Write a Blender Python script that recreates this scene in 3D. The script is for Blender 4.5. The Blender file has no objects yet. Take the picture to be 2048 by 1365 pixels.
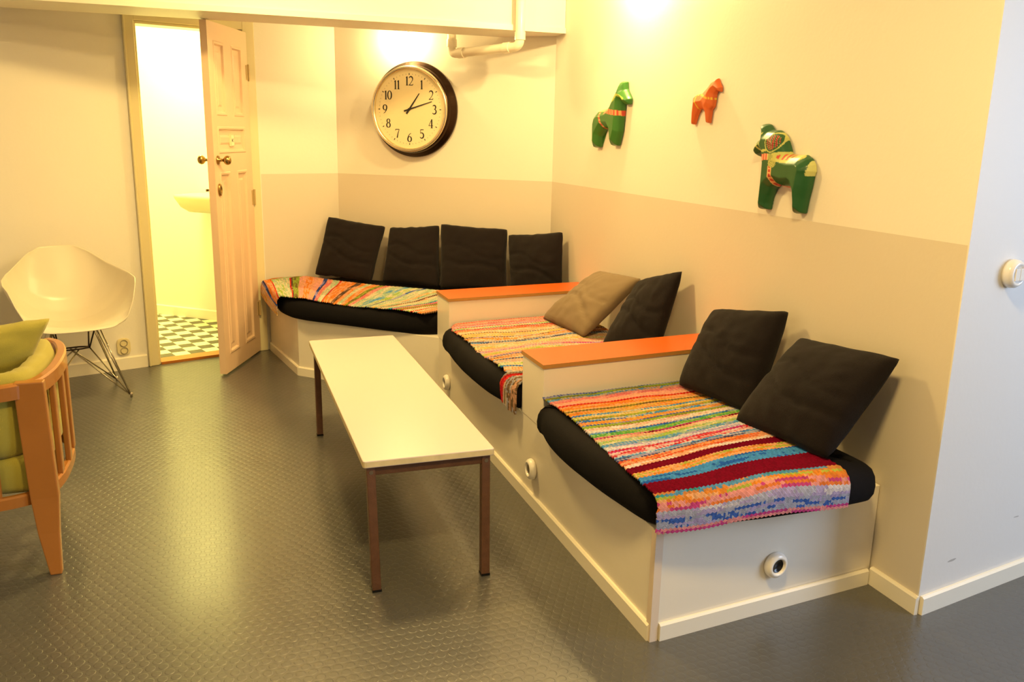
import bpy, bmesh, math, random
from mathutils import Vector, Matrix, noise
random.seed(7)
PI = math.pi
sc = bpy.context.scene
COL = sc.collection

# ------------------------------------------------------------------ helpers
def lin(c):
    return tuple((v/255/12.92 if v/255 <= .04045 else ((v/255+.055)/1.055)**2.4) for v in c)

def mat(name, rgb, rough=.5, metal=0., spec=.5, bump=0., bscale=60., var=0., vscale=3., sheen=0., emit=None, estr=0., coat=0.):
    m = bpy.data.materials.new(name); m.use_nodes = True
    nt = m.node_tree; b = nt.nodes['Principled BSDF']
    c = lin(rgb)+(1,)
    b.inputs['Base Color'].default_value = c
    b.inputs['Roughness'].default_value = rough
    b.inputs['Metallic'].default_value = metal
    b.inputs['Specular IOR Level'].default_value = spec
    b.inputs['Sheen Weight'].default_value = sheen
    b.inputs['Coat Weight'].default_value = coat
    tc = nt.nodes.new('ShaderNodeTexCoord')
    if bump:
        n = nt.nodes.new('ShaderNodeTexNoise'); n.inputs['Scale'].default_value = bscale; n.inputs['Detail'].default_value = 4
        bp = nt.nodes.new('ShaderNodeBump'); bp.inputs['Strength'].default_value = bump; bp.inputs['Distance'].default_value = .004
        nt.links.new(tc.outputs['Object'], n.inputs['Vector']); nt.links.new(n.outputs['Fac'], bp.inputs['Height'])
        nt.links.new(bp.outputs['Normal'], b.inputs['Normal'])
    if var:
        n2 = nt.nodes.new('ShaderNodeTexNoise'); n2.inputs['Scale'].default_value = vscale; n2.inputs['Detail'].default_value = 5
        mx = nt.nodes.new('ShaderNodeMix'); mx.data_type = 'RGBA'
        mx.inputs['A'].default_value = tuple(v*(1-var) for v in c[:3])+(1,)
        mx.inputs['B'].default_value = tuple(min(1, v*(1+var)) for v in c[:3])+(1,)
        nt.links.new(tc.outputs['Object'], n2.inputs['Vector']); nt.links.new(n2.outputs['Fac'], mx.inputs['Factor'])
        nt.links.new(mx.outputs['Result'], b.inputs['Base Color'])
    if emit:
        b.inputs['Emission Color'].default_value = lin(emit)+(1,); b.inputs['Emission Strength'].default_value = estr
    return m

def math_node(nt, op, a, b=None, c=None):
    n = nt.nodes.new('ShaderNodeMath'); n.operation = op
    for i, v in enumerate((a, b, c)):
        if v is None: continue
        if isinstance(v, (int, float)): n.inputs[i].default_value = v
        else: nt.links.new(v, n.inputs[i])
    return n.outputs[0]

def attr_mat(name, rough=.9, bump=0., bscale=400., coat=0., spec=.3, sheen=0.):
    m = mat(name, (200, 200, 200), rough=rough, bump=bump, bscale=bscale, coat=coat, spec=spec, sheen=sheen)
    nt = m.node_tree; a = nt.nodes.new('ShaderNodeAttribute'); a.attribute_name = 'Col'
    nt.links.new(a.outputs['Color'], nt.nodes['Principled BSDF'].inputs['Base Color'])
    return m

def link(name, me, m, parent=None, loc=None, rz=0., smooth=False):
    o = bpy.data.objects.new(name, me); COL.objects.link(o)
    for mm in (m if isinstance(m, (list, tuple)) else [m]): me.materials.append(mm)
    if smooth:
        for p in me.polygons: p.use_smooth = True
    if parent: o.parent = parent
    if loc is not None: o.location = loc
    if rz: o.rotation_euler = (0, 0, rz)
    return o

def bmobj(name, bm, m, parent=None, loc=None, rz=0., smooth=False):
    bmesh.ops.recalc_face_normals(bm, faces=bm.faces[:])
    me = bpy.data.meshes.new(name); bm.to_mesh(me); bm.free()
    return link(name, me, m, parent, loc, rz, smooth)

def thing(name, label, cat, loc=(0, 0, 0), rz=0., group=None):
    o = bpy.data.objects.new(name, None); COL.objects.link(o); o.empty_display_size = .05
    o.location = loc; o.rotation_euler = (0, 0, rz); o['label'] = label; o['category'] = cat
    if group: o['group'] = group
    return o
def tag(o, label, cat, group=None):
    o['label'] = label; o['category'] = cat
    if group: o['group'] = group
    return o
def struct(o):
    o['kind'] = 'structure'; return o

def bevel(bm, w, seg=2, angle=.5):
    es = [e for e in bm.edges if len(e.link_faces) == 2 and e.calc_face_angle(0) > angle]
    if es and w > 0: bmesh.ops.bevel(bm, geom=es, offset=w, segments=seg, profile=.5, affect='EDGES', clamp_overlap=True)

def add_box(bm, x0, x1, y0, y1, z0, z1):
    v = [bm.verts.new((x, y, z)) for z in (z0, z1) for x, y in ((x0, y0), (x1, y0), (x1, y1), (x0, y1))]
    for f in ((3, 2, 1, 0), (4, 5, 6, 7), (0, 1, 5, 4), (1, 2, 6, 5), (2, 3, 7, 6), (3, 0, 4, 7)):
        bm.faces.new([v[i] for i in f])
    return v
def box_bm(x0, x1, y0, y1, z0, z1, bv=0.):
    bm = bmesh.new(); add_box(bm, x0, x1, y0, y1, z0, z1); bmesh.ops.recalc_face_normals(bm, faces=bm.faces[:])
    bevel(bm, bv); return bm
def add_prism(bm, pts, z0, z1, mi=0):
    lo = [bm.verts.new((x, y, z0)) for x, y in pts]; hi = [bm.verts.new((x, y, z1)) for x, y in pts]
    n = len(pts); fs = [bm.faces.new(hi), bm.faces.new(lo[::-1])]
    for i in range(n): fs.append(bm.faces.new((lo[i], lo[(i+1) % n], hi[(i+1) % n], hi[i])))
    for f in fs: f.material_index = mi
    return fs
def prism_bm(pts, z0, z1, bv=0.):
    bm = bmesh.new(); add_prism(bm, pts, z0, z1); bmesh.ops.recalc_face_normals(bm, faces=bm.faces[:])
    bevel(bm, bv); return bm
def add_tube(bm, pts, rad, seg=10, cap=True):
    pts = [Vector(p) for p in pts]
    rads = rad if isinstance(rad, (list, tuple)) else [rad]*len(pts)
    up = None; rings = []
    for i, p in enumerate(pts):
        t = (pts[min(i+1, len(pts)-1)]-pts[max(i-1, 0)]).normalized()
        if up is None: up = Vector((0, 0, 1)) if abs(t.z) < .9 else Vector((1, 0, 0))
        s = t.cross(up).normalized(); up = s.cross(t).normalized()
        rings.append([bm.verts.new(p+rads[i]*(math.cos(a)*s+math.sin(a)*up)) for a in (2*PI*k/seg for k in range(seg))])
    for a, b in zip(rings, rings[1:]):
        for k in range(seg): bm.faces.new((a[k], a[(k+1) % seg], b[(k+1) % seg], b[k]))
    if cap: bm.faces.new(rings[0][::-1]); bm.faces.new(rings[-1])
def add_lathe(bm, prof, seg=48, axis='Z', mis=None):
    # prof: (radius, height) pairs, closed to the axis where radius is 0
    def P(r, h, a):
        c, s = r*math.cos(a), r*math.sin(a)
        return {'Z': (c, s, h), 'Y': (c, h, s), 'X': (h, c, s)}[axis]
    rings = []
    for r, h in prof:
        rings.append([bm.verts.new(P(0, h, 0))] if r < 1e-6 else [bm.verts.new(P(r, h, 2*PI*k/seg)) for k in range(seg)])
    for j, (a, b) in enumerate(zip(rings, rings[1:])):
        for k in range(seg):
            k2 = (k+1) % seg
            vs = [a[0], b[k2], b[k]] if len(a) == 1 else ([a[k], a[k2], b[0]] if len(b) == 1 else [a[k], a[k2], b[k2], b[k]])
            if len(a) == 1 and len(b) == 1: continue
            f = bm.faces.new(vs)
            if mis: f.material_index = mis[j]
def rounded(pts, r, n=4):
    out = []; N = len(pts)
    for i in range(N):
        p = Vector(pts[i]); a = Vector(pts[i-1]); b = Vector(pts[(i+1) % N])
        u = (a-p).normalized(); v = (b-p).normalized(); rr = min(r, (a-p).length*.45, (b-p).length*.45)
        for k in range(n+1):
            t = k/n; q = (1-t)**2*(p+u*rr)+2*t*(1-t)*p+t*t*(p+v*rr); out.append((q.x, q.y))
    return out
def catmull(pts, n=8, closed=True):
    out = []; N = len(pts); P = [Vector(p) for p in pts]
    rng = range(N) if closed else range(N-1)
    for i in rng:
        g = (lambda k: P[k % N]) if closed else (lambda k: P[max(0, min(N-1, k))])
        p0, p1, p2, p3 = g(i-1), g(i), g(i+1), g(i+2)
        for k in range(n):
            t = k/n
            out.append(.5*((2*p1)+(-p0+p2)*t+(2*p0-5*p1+4*p2-p3)*t*t+(-p0+3*p1-3*p2+p3)*t**3))
    if not closed: out.append(P[-1])
    return out
def nz(x, y=0., z=0.): return noise.noise(Vector((x, y, z)))

# ------------------------------------------------------------------ materials
WHITE = (232, 226, 214)
def two_tone(name, split):
    m = mat(name, WHITE, rough=.55, bump=.12, bscale=55)
    nt = m.node_tree; b = nt.nodes['Principled BSDF']
    tc = nt.nodes.new('ShaderNodeTexCoord'); s = nt.nodes.new('ShaderNodeSeparateXYZ')
    nt.links.new(tc.outputs['Object'], s.inputs[0])
    st = math_node(nt, 'GREATER_THAN', s.outputs['Z'], split)
    mx = nt.nodes.new('ShaderNodeMix'); mx.data_type = 'RGBA'
    mx.inputs['A'].default_value = lin((212, 202, 186))+(1,); mx.inputs['B'].default_value = lin(WHITE)+(1,)
    nt.links.new(st, mx.inputs['Factor']); nt.links.new(mx.outputs['Result'], b.inputs['Base Color'])
    return m
M_band = two_tone('wall_paint_two_tone', 1.175)
M_wall = mat('wall_paint', WHITE, rough=.55, bump=.12, bscale=55)
def scuffed():
    m = mat('wall_paint_scuffed', (226, 222, 216), rough=.5, bump=.1, bscale=55)
    nt = m.node_tree; b = nt.nodes['Principled BSDF']
    tc = nt.nodes.new('ShaderNodeTexCoord'); mp = nt.nodes.new('ShaderNodeMapping'); mp.inputs['Scale'].default_value = (5, 5, 34)
    n = nt.nodes.new('ShaderNodeTexNoise'); n.inputs['Scale'].default_value = 1.1; n.inputs['Detail'].default_value = 2
    s = nt.nodes.new('ShaderNodeSeparateXYZ')
    nt.links.new(tc.outputs['Object'], mp.inputs['Vector']); nt.links.new(mp.outputs[0], n.inputs['Vector']); nt.links.new(tc.outputs['Object'], s.inputs[0])
    r = math_node(nt, 'GREATER_THAN', n.outputs['Fac'], .735)
    lo = math_node(nt, 'LESS_THAN', s.outputs['Z'], .42)
    f = math_node(nt, 'MULTIPLY', math_node(nt, 'MULTIPLY', r, lo), .55)
    mx = nt.nodes.new('ShaderNodeMix'); mx.data_type = 'RGBA'
    mx.inputs['A'].default_value = lin((226, 222, 216))+(1,); mx.inputs['B'].default_value = lin((120, 112, 104))+(1,)
    nt.links.new(f, mx.inputs['Factor']); nt.links.new(mx.outputs['Result'], b.inputs['Base Color'])
    return m
M_scuff = scuffed()
M_ceil = mat('ceiling_paint', (238, 234, 226), rough=.7)
M_trim = mat('gloss_white_trim', (236, 229, 212), rough=.32, bump=.05, bscale=30)
M_door = mat('door_paint', (226, 194, 160), rough=.38, bump=.05, bscale=25)
M_bench = mat('bench_white_board', (234, 226, 210), rough=.35, bump=.04, bscale=20, var=.03, vscale=3)
M_post = mat('corner_post_board', (222, 205, 186), rough=.4)
M_orange = mat('orange_laminate', (206, 92, 24), rough=.32, var=.06, vscale=6)
M_ply = mat('plywood_edge', (176, 128, 62), rough=.55, bump=.2, bscale=150)
M_black = mat('black_mattress_fabric', (17, 15, 17), rough=.95, spec=.15, bump=.35, bscale=500)
M_dark = mat('dark_cushion_linen', (25, 19, 19), rough=.95, spec=.15, bump=.5, bscale=420, sheen=.06, var=.12, vscale=10)
M_taupe = mat('taupe_cushion_linen', (124, 106, 82), rough=.95, spec=.15, bump=.5, bscale=420, sheen=.1, var=.08, vscale=14)
M_tabletop = mat('cream_laminate', (204, 188, 182), rough=.3, var=.015, vscale=3)
M_tabedge = mat('worn_table_edge', (214, 196, 150), rough=.5, var=.22, vscale=28)
M_rust = mat('rusty_brown_steel', (98, 66, 46), rough=.42, metal=.35, bump=.3, bscale=160, var=.35, vscale=40)
M_screw = mat('screw_steel', (150, 138, 120), rough=.35, metal=.9)
M_plastic = mat('white_plastic', (238, 232, 222), rough=.22)
M_blackpl = mat('black_plastic', (14, 13, 14), rough=.25)
M_greysock = mat('socket_inner_shadow_plastic', (150, 138, 112), rough=.4)
M_bronze = mat('bronze_clock_case', (58, 40, 30), rough=.24, metal=.85)
M_bezel = mat('brushed_gold_bezel', (226, 212, 180), rough=.22, metal=1.)
M_dial = mat('ivory_dial', (236, 220, 176), rough=.6)
M_ink = mat('dial_black_print', (26, 24, 26), rough=.6)
M_tick = mat('dial_grey_print', (150, 138, 112), rough=.6)
M_brass = mat('aged_brass', (176, 142, 82), rough=.25, metal=1.)
M_hinge = mat('painted_hinge', (196, 172, 122), rough=.4, metal=.4)
M_shell = mat('white_chair_shell', (222, 212, 190), rough=.3, spec=.5)
M_chrome = mat('chromed_wire', (190, 180, 160), rough=.15, metal=1.)
M_darkwire = mat('dark_wire', (60, 48, 42), rough=.35, metal=.8)
M_wood = mat('honey_birch', (164, 104, 40), rough=.35, bump=.12, bscale=30, var=.14, vscale=7, coat=.3)
M_green = mat('lime_wool', (164, 154, 66), rough=.95, spec=.15, bump=.4, bscale=500, sheen=.2, var=.05, vscale=8)
M_pipe = mat('painted_pipe', (240, 232, 212), rough=.28)
M_thresh = mat('varnished_threshold', (178, 108, 38), rough=.3, var=.15, vscale=20)
M_ceramic = mat('sink_ceramic', (214, 210, 170), rough=.2)
M_rug = attr_mat('rag_rug_yarn', rough=.95, bump=.6, bscale=260, spec=.1)
M_horse = attr_mat('lacquered_horse', rough=.36, coat=.12, spec=.4)
M_bulb = mat('lamp_glow', (255, 244, 214), emit=(255, 226, 160), estr=30)
M_frame = mat('window_frame_paint', (232, 230, 224), rough=.4)

def checker():
    m = mat('wc_checker_tiles', (200, 200, 200), rough=.25)
    nt = m.node_tree; b = nt.nodes['Principled BSDF']
    tc = nt.nodes.new('ShaderNodeTexCoord'); c = nt.nodes.new('ShaderNodeTexChecker'); c.inputs['Scale'].default_value = 1/.098
    c.inputs['Color1'].default_value = lin((240, 234, 196))+(1,); c.inputs['Color2'].default_value = lin((62, 60, 44))+(1,)
    nt.links.new(tc.outputs['Object'], c.inputs['Vector']); nt.links.new(c.outputs['Color'], b.inputs['Base Color'])
    return m
M_check = checker()

def studs():
    m = mat('grey_studded_rubber', (92, 92, 90), rough=.36, spec=.5)
    nt = m.node_tree; b = nt.nodes['Principled BSDF']
    tc = nt.nodes.new('ShaderNodeTexCoord'); s = nt.nodes.new('ShaderNodeSeparateXYZ'); nt.links.new(tc.outputs['Object'], s.inputs[0])
    P = .034
    x = math_node(nt, 'DIVIDE', s.outputs['X'], P); y = math_node(nt, 'DIVIDE', s.outputs['Y'], P*1.732)
    def d(ox, oy):
        fx = math_node(nt, 'SUBTRACT', math_node(nt, 'FRACT', math_node(nt, 'ADD', x, ox+100)), .5)
        fy = math_node(nt, 'MULTIPLY', math_node(nt, 'SUBTRACT', math_node(nt, 'FRACT', math_node(nt, 'ADD', y, oy+100)), .5), 1.732)
        return math_node(nt, 'SQRT', math_node(nt, 'ADD', math_node(nt, 'MULTIPLY', fx, fx), math_node(nt, 'MULTIPLY', fy, fy)))
    dd = math_node(nt, 'MINIMUM', d(0, 0), d(.5, .5))
    mr = nt.nodes.new('ShaderNodeMapRange'); mr.interpolation_type = 'SMOOTHSTEP'
    mr.inputs['From Min'].default_value = .42; mr.inputs['From Max'].default_value = .33
    nt.links.new(dd, mr.inputs['Value'])
    n = nt.nodes.new('ShaderNodeTexNoise'); n.inputs['Scale'].default_value = 3; n.inputs['Detail'].default_value = 6
    nt.links.new(tc.outputs['Object'], n.inputs['Vector'])
    bp = nt.nodes.new('ShaderNodeBump'); bp.inputs['Strength'].default_value = .55; bp.inputs['Distance'].default_value = .0012
    nt.links.new(mr.outputs[0], bp.inputs['Height']); nt.links.new(bp.outputs[0], b.inputs['Normal'])
    mx = nt.nodes.new('ShaderNodeMix'); mx.data_type = 'RGBA'
    mx.inputs['A'].default_value = lin((70, 70, 69))+(1,); mx.inputs['B'].default_value = lin((86, 85, 82))+(1,)
    nt.links.new(n.outputs['Fac'], mx.inputs['Factor'])
    # pale specks of dust
    v = nt.nodes.new('ShaderNodeTexVoronoi'); v.inputs['Scale'].default_value = 7
    nt.links.new(tc.outputs['Object'], v.inputs['Vector'])
    sp = math_node(nt, 'LESS_THAN', v.outputs['Distance'], .022)
    mx2 = nt.nodes.new('ShaderNodeMix'); mx2.data_type = 'RGBA'
    nt.links.new(mx.outputs['Result'], mx2.inputs['A']); mx2.inputs['B'].default_value = lin((150, 148, 140))+(1,)
    nt.links.new(sp, mx2.inputs['Factor'])
    nt.links.new(mx2.outputs['Result'], b.inputs['Base Color'])
    rr = nt.nodes.new('ShaderNodeMapRange'); rr.inputs['To Min'].default_value = .24; rr.inputs['To Max'].default_value = .42
    b.inputs['Coat Weight'].default_value = .36; b.inputs['Coat Roughness'].default_value = .2; b.inputs['Coat IOR'].default_value = 1.6
    nt.links.new(n.outputs['Fac'], rr.inputs['Value']); nt.links.new(rr.outputs[0], b.inputs['Roughness'])
    return m
M_floor = studs()

# ------------------------------------------------------------------ room shell
CZ = 2.62
# frame of the wall that holds the WC door: local +x to the right, +y into the wall
DW0 = Vector((-1.72, 3.90, 0)); DWA = math.atan2(.3207, .9472)
def dw(x, y, z=0.):
    c, s = math.cos(DWA), math.sin(DWA); return (DW0.x+c*x-s*y, DW0.y+s*x+c*y, z)
JL, JR, DH = -.724, -.085, 2.055     # door opening: left, right, height
CB = dw(.549, 0)[:2]                   # corner between alcove wall and back wall
BKA = math.atan2(3.108-CB[1], 0-CB[0]) # back wall direction (left to right)

floor = struct(bmobj('floor', box_bm(-4.7, 2.7, -4.3, 4.3, -.1, 0), M_floor))
struct(bmobj('ceiling', box_bm(-4.7, 2.7, -4.3, 6.6, CZ, CZ+.1), M_ceil))
# right wall, two tone
struct(bmobj('wall_right', prism_bm([(0, -.112), (.0, 3.108), (.25, 3.3), (.25, -.06)], 0, CZ), M_band))
wbd = Vector((.984, .178)).normalized()
wb1 = (0+wbd.x*2.65, -.118+wbd.y*2.65)
struct(bmobj('wall_corner_right', prism_bm([(-.001, -.118), wb1, (wb1[0], wb1[1]+.3), (.26, .1), (.0, -.112)], 0, CZ), M_scuff))
bk_n = Vector((-math.sin(BKA), math.cos(BKA)))
struct(bmobj('wall_back', prism_bm([CB, (0, 3.108), (0+bk_n.x*.2, 3.108+bk_n.y*.2), (CB[0]+bk_n.x*.2, CB[1]+bk_n.y*.2)], 0, CZ), M_band))
def dwprism(xs, z0, z1, depth=.14):
    return [dw(xs[0], 0)[:2], dw(xs[1], 0)[:2], dw(xs[1], depth)[:2], dw(xs[0], depth)[:2]]
struct(bmobj('wall_alcove', prism_bm(dwprism((0, .80), 0, CZ), 0, CZ), M_band))
bm = bmesh.new()
add_prism(bm, dwprism((JR, 0), 0, 1), 0, CZ); add_prism(bm, dwprism((JL, JR), 0, 1), DH, CZ); add_prism(bm, dwprism((-3.2, JL), 0, 1), 0, CZ)
struct(bmobj('wall_left', bm, M_wall))
struct(bmobj('wall_far_left', box_bm(-4.7, -4.6, -4.3, 3.3, 0, CZ), M_wall))
struct(bmobj('wall_front', box_bm(-4.7, 2.7, -4.3, -4.2, 0, CZ), M_wall))
# window wall to the right of the camera
WX = 2.58
bm = bmesh.new()
add_box(bm, WX, WX+.12, -4.3, -3.3, 0, CZ); add_box(bm, WX, WX+.12, -1.1, .9, 0, CZ)
add_box(bm, WX, WX+.12, -3.3, -1.1, 0, .85); add_box(bm, WX, WX+.12, -3.3, -1.1, 2.3, CZ)
struct(bmobj('wall_window_side', bm, M_wall))
bm = bmesh.new()
for a in ((-3.3, -3.24, .85, 2.3), (-1.16, -1.1, .85, 2.3), (-2.23, -2.17, .85, 2.3)): add_box(bm, WX+.02, WX+.07, a[0], a[1], a[2], a[3])
for a in ((.85, .91), (2.24, 2.3)): add_box(bm, WX+.02, WX+.07, -3.3, -1.1, a[0], a[1])
struct(bmobj('window_1', bm, M_frame))
# dropped beam across the alcove
bm = bmesh.new(); add_box(bm, -4.6, -.002, 2.97, 3.335, 2.045, CZ)
beam = struct(bmobj('trim_1', bm, M_wall))
bm = bmesh.new(); add_box(bm, -4.6, -.002, 2.955, 2.972, 2.045, 2.075); bevel(bm, .004)
struct(bmobj('trim_2', bm, M_trim))

# baseboards
def strip(name, a, b, h, t, m=M_trim, side=-1, z0=0.):
    a = Vector(a); b = Vector(b); d = (b-a).normalized(); n = Vector((-d.y, d.x))*side*t
    bm = bmesh.new()
    pr = [(0, z0), (t, z0), (t, h-.006), (t*.55, h), (0, h)]
    rings = []
    for p in (a, b): rings.append([bm.verts.new((p.x+n.x*u/t, p.y+n.y*u/t, z)) for u, z in pr])
    k = len(pr)
    for i in range(k): bm.faces.new((rings[0][i], rings[0][(i+1) % k], rings[1][(i+1) % k], rings[1][i]))
    bm.faces.new(rings[0]); bm.faces.new(rings[1][::-1])
    return bm
struct(bmobj('baseboard_right', strip('b', (0, -.122), (0, .085), .062, .014, side=1), M_trim))
struct(bmobj('baseboard_corner_right', strip('b', (.006, -.1175), wb1, .062, .014), M_trim))
struct(bmobj('baseboard_left', strip('b', dw(-2.9, 0)[:2], dw(JL-.07, 0)[:2], .078, .014), M_trim))

# door opening: casing and jamb
bm = bmesh.new()
def dwbox(bm, x0, x1, y0, y1, z0, z1):
    vs = add_box(bm, x0, x1, y0, y1, z0, z1)
    for v in vs: v.co = Vector(dw(v.co.x, v.co.y, v.co.z))
dwbox(bm, JL-.062, JL, -.016, 0, 0, DH+.06); dwbox(bm, JR, JR+.075, -.016, 0, 0, DH+.06); dwbox(bm, JL, JR, -.016, 0, DH, DH+.06)
dwbox(bm, JL-.062, JL-.05, -.024, -.016, 0, DH+.06)
dwbox(bm, JL, JL+.014, 0, .15, 0, DH); dwbox(bm, JR-.014, JR, 0, .15, 0, DH); dwbox(bm, JL+.014, JR-.014, 0, .15, DH-.016, DH)
dwbox(bm, JL+.014, JL+.026, .05, .1, 0, DH-.016)
bmesh.ops.recalc_face_normals(bm, faces=bm.faces[:]); bevel(bm, .003, 1)
struct(bmobj('trim_3', bm, mat('casing_paint', (222, 210, 168), rough=.35)))
bm = bmesh.new(); dwbox(bm, JL+.014, JR-.014, -.01, .1, 0, .016); bevel(bm, .005)
struct(bmobj('trim_4', bm, M_thresh))

# ------------------------------------------------------------------ WC beyond the door
wwd = Vector((.762, -.647)).normalized(); w0 = Vector((-2.492, 5.266))
wA = w0-wwd*.75; wB = w0+wwd*1.45
wn = Vector((.647, .762)).normalized()
struct(bmobj('wall_wc_back', prism_bm([tuple(wA), tuple(wB), tuple(wB+wn*.1), tuple(wA+wn*.1)], 0, CZ), M_wall))
lw = Vector(dw(-1.35, .14)[:2])
struct(bmobj('wall_wc_left', prism_bm([tuple(wA), tuple(lw), (lw.x-.12, lw.y), (wA.x-.12, wA.y)], 0, CZ), M_wall))
rw = Vector(dw(.28, .14)[:2])
struct(bmobj('wall_wc_right', prism_bm([tuple(rw), (rw.x+.12, rw.y), (wB.x+.12, wB.y+.05), tuple(wB)], 0, CZ), M_wall))
# tiles: local axes follow the door wall
bm = bmesh.new()
c, s = math.cos(-DWA), math.sin(-DWA)
def inv(p):
    x, y = p[0]-DW0.x, p[1]-DW0.y; return (c*x-s*y, s*x+c*y)
poly = [inv(p) for p in (tuple(lw), tuple(rw), tuple(wB), tuple(wA))]
poly = [(poly[0][0], .05), (poly[1][0], .05), poly[2], poly[3]]
poly[0] = (JL+.014, .1); p2 = [(JL+.014, .1), (JR-.014, .1), (JR-.014, .14), inv(rw), inv(wB), inv(wA), inv(lw), (JL+.014, .14)]
add_prism(bm, p2, -.09, .015)
o = struct(bmobj('floor_wc', bm, M_check)); o.location = DW0; o.rotation_euler = (0, 0, DWA)
struct(bmobj('baseboard_wc', strip('b', tuple(w0-wwd*.7), tuple(w0+wwd*1.35), .09, .016, z0=.015), M_trim))
# wash basin on the WC wall
bmt = thing('wash_basin', 'white wash basin on the wall inside the lit toilet room', 'sink', (-1.925, 4.772, 0), math.atan2(wwd.y, wwd.x))
bm = bmesh.new()
prof = [(.17, .865, .12), (.205, .90, .14), (.232, .965, .155), (.24, .99, .155)]
rings = []
for hw, z, dp in prof:
    pts = rounded([(-hw, .0), (hw, .0), (hw, -dp*2), (-hw, -dp*2)], .06)
    rings.append([bm.verts.new((x, y-.004, z)) for x, y in pts])
pts = rounded([(-.20, -.06), (.20, -.06), (.20, -.27), (-.20, -.27)], .06); rings.append([bm.verts.new((x, y, .99)) for x, y in pts])
pts = rounded([(-.13, -.10), (.13, -.10), (.13, -.23), (-.13, -.23)], .06); rings.append([bm.verts.new((x, y, .90)) for x, y in pts])
for a, b in zip(rings, rings[1:]):
    for k in range(len(a)): bm.faces.new((a[k], a[(k+1) % len(a)], b[(k+1) % len(a)], b[k]))
bm.faces.new(rings[0][::-1]); bm.faces.new(rings[-1])
bmobj('basin', bm, M_ceramic, bmt, smooth=True)
bm = bmesh.new(); add_tube(bm, [(0, -.04, .99), (0, -.04, 1.06), (0, -.06, 1.09), (0, -.12, 1.08)], .012); add_lathe(bm, [(0, .99), (.03, .99), (.026, 1.03), (0, 1.03)], 20)
bmobj('tap', bm, M_chrome, bmt, smooth=True)

# ------------------------------------------------------------------ panelled door, open towards the room
hp = Vector((-1.812, 3.868, 0)); fp = Vector((-2.045, 3.30, 0))
dd = (fp-hp); DLEN = dd.length; DANG = math.atan2(dd.y, dd.x)
# local: x from hinge to free edge, +y is the side towards the lounge bench
door = struct(thing('door_1', 'x', 'x', (hp.x, hp.y, 0), DANG)); del door['label']; del door['category']
TH = .04; DZ0, DZ1 = .012, 2.04
def dx(t): return DLEN*t
bm = bmesh.new(); add_box(bm, 0, DLEN, 0, TH, DZ0, DZ1); bmesh.ops.recalc_face_normals(bm, faces=bm.faces[:]); 
# panels (x0,x1,z0,z1) as recesses cut into both faces
panels = [(.10, .27, 1.53, 1.94), (.38, .54, 1.53, 1.94), (.10, .54, 1.315, 1.47), (.10, .27, .12, 1.21), (.38, .54, .12, 1.21)]
me = None; bm.free()
bm = bmesh.new()
xs = sorted({0, DLEN}|{p[0] for p in panels}|{p[1] for p in panels}); zs = sorted({DZ0, DZ1}|{p[2] for p in panels}|{p[3] for p in panels})
def inpanel(x, z): return any(p[0] < x < p[1] and p[2] < z < p[3] for p in panels)
for yy in (0, TH):
    grid = {}
    for x in xs:
        for z in zs: grid[x, z] = bm.verts.new((x, yy, z))
    for i in range(len(xs)-1):
        for j in range(len(zs)-1):
            if inpanel((xs[i]+xs[i+1])/2, (zs[j]+zs[j+1])/2): continue
            bm.faces.new([grid[xs[i], zs[j]], grid[xs[i+1], zs[j]], grid[xs[i+1], zs[j+1]], grid[xs[i], zs[j+1]]])
    sgn = 1 if yy == 0 else -1
    for p in panels:
        loops = []
        for ins, dep in ((0, 0), (.006, -.004), (.016, -.003), (.024, .009), (.05, .011), (.062, .006)):
            loops.append([bm.verts.new((x, yy+sgn*dep, z)) for x, z in ((p[0]+ins, p[2]+ins), (p[1]-ins, p[2]+ins), (p[1]-ins, p[3]-ins), (p[0]+ins, p[3]-ins))])
        for a, b in zip(loops, loops[1:]):
            for k in range(4): bm.faces.new((a[k], a[(k+1) % 4], b[(k+1) % 4], b[k]))
        bm.faces.new(loops[-1])
for a, b in (((0, 0), (0, TH)), ((0, TH), (DLEN, TH)), ((DLEN, TH), (DLEN, 0)), ((DLEN, 0), (0, 0))):
    pass
for (x0, x1, z0, z1) in ((0, 0, DZ0, DZ1), (DLEN, DLEN, DZ0, DZ1)):
    bm.faces.new([bm.verts.new(v) for v in ((x0, 0, z0), (x0, TH, z0), (x0, TH, z1), (x0, 0, z1))])
for z in (DZ0, DZ1):
    bm.faces.new([bm.verts.new(v) for v in ((0, 0, z), (DLEN, 0, z), (DLEN, TH, z), (0, TH, z))])
bmesh.ops.remove_doubles(bm, verts=bm.verts[:], dist=.0003)
bmobj('door_leaf', bm, M_door, door)
kx = DLEN-.055
for sgn, y0 in ((1, TH), (-1, 0)):
    bm = bmesh.new()
    add_lathe(bm, [(0, 0), (.026, 0), (.024, .006), (.009, .009), (.008, .032), (.016, .038), (.025, .048), (.027, .058), (.022, .070), (.012, .076), (0, .078)], 24, 'Y')
    for v in bm.verts: v.co = Vector((kx+v.co.x, y0+sgn*v.co.y, 1.28+v.co.z))
    k = bmobj('door_knob', bm, M_brass, door, smooth=True); k['label'] = 'brass door knob'
bm = bmesh.new(); add_lathe(bm, [(0, 0), (.032, 0), (.030, .008), (.016, .012), (.014, .006), (0, .006)], 28, 'Y')
for v in bm.verts: v.co = Vector((kx+v.co.x*.8, TH+v.co.y, 1.11+v.co.z*1.15))
bmobj('escutcheon', bm, M_brass, door, smooth=True)
bm = bmesh.new(); add_box(bm, kx-.018, kx+.018, -.006, 0, 1.075, 1.15); add_box(bm, kx-.005, kx+.005, -.03, -.006, 1.10, 1.112); add_box(bm, kx-.014, kx+.014, -.036, -.03, 1.099, 1.113); bevel(bm, .002, 1)
bmobj('thumb_turn', bm, M_brass, door)
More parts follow.
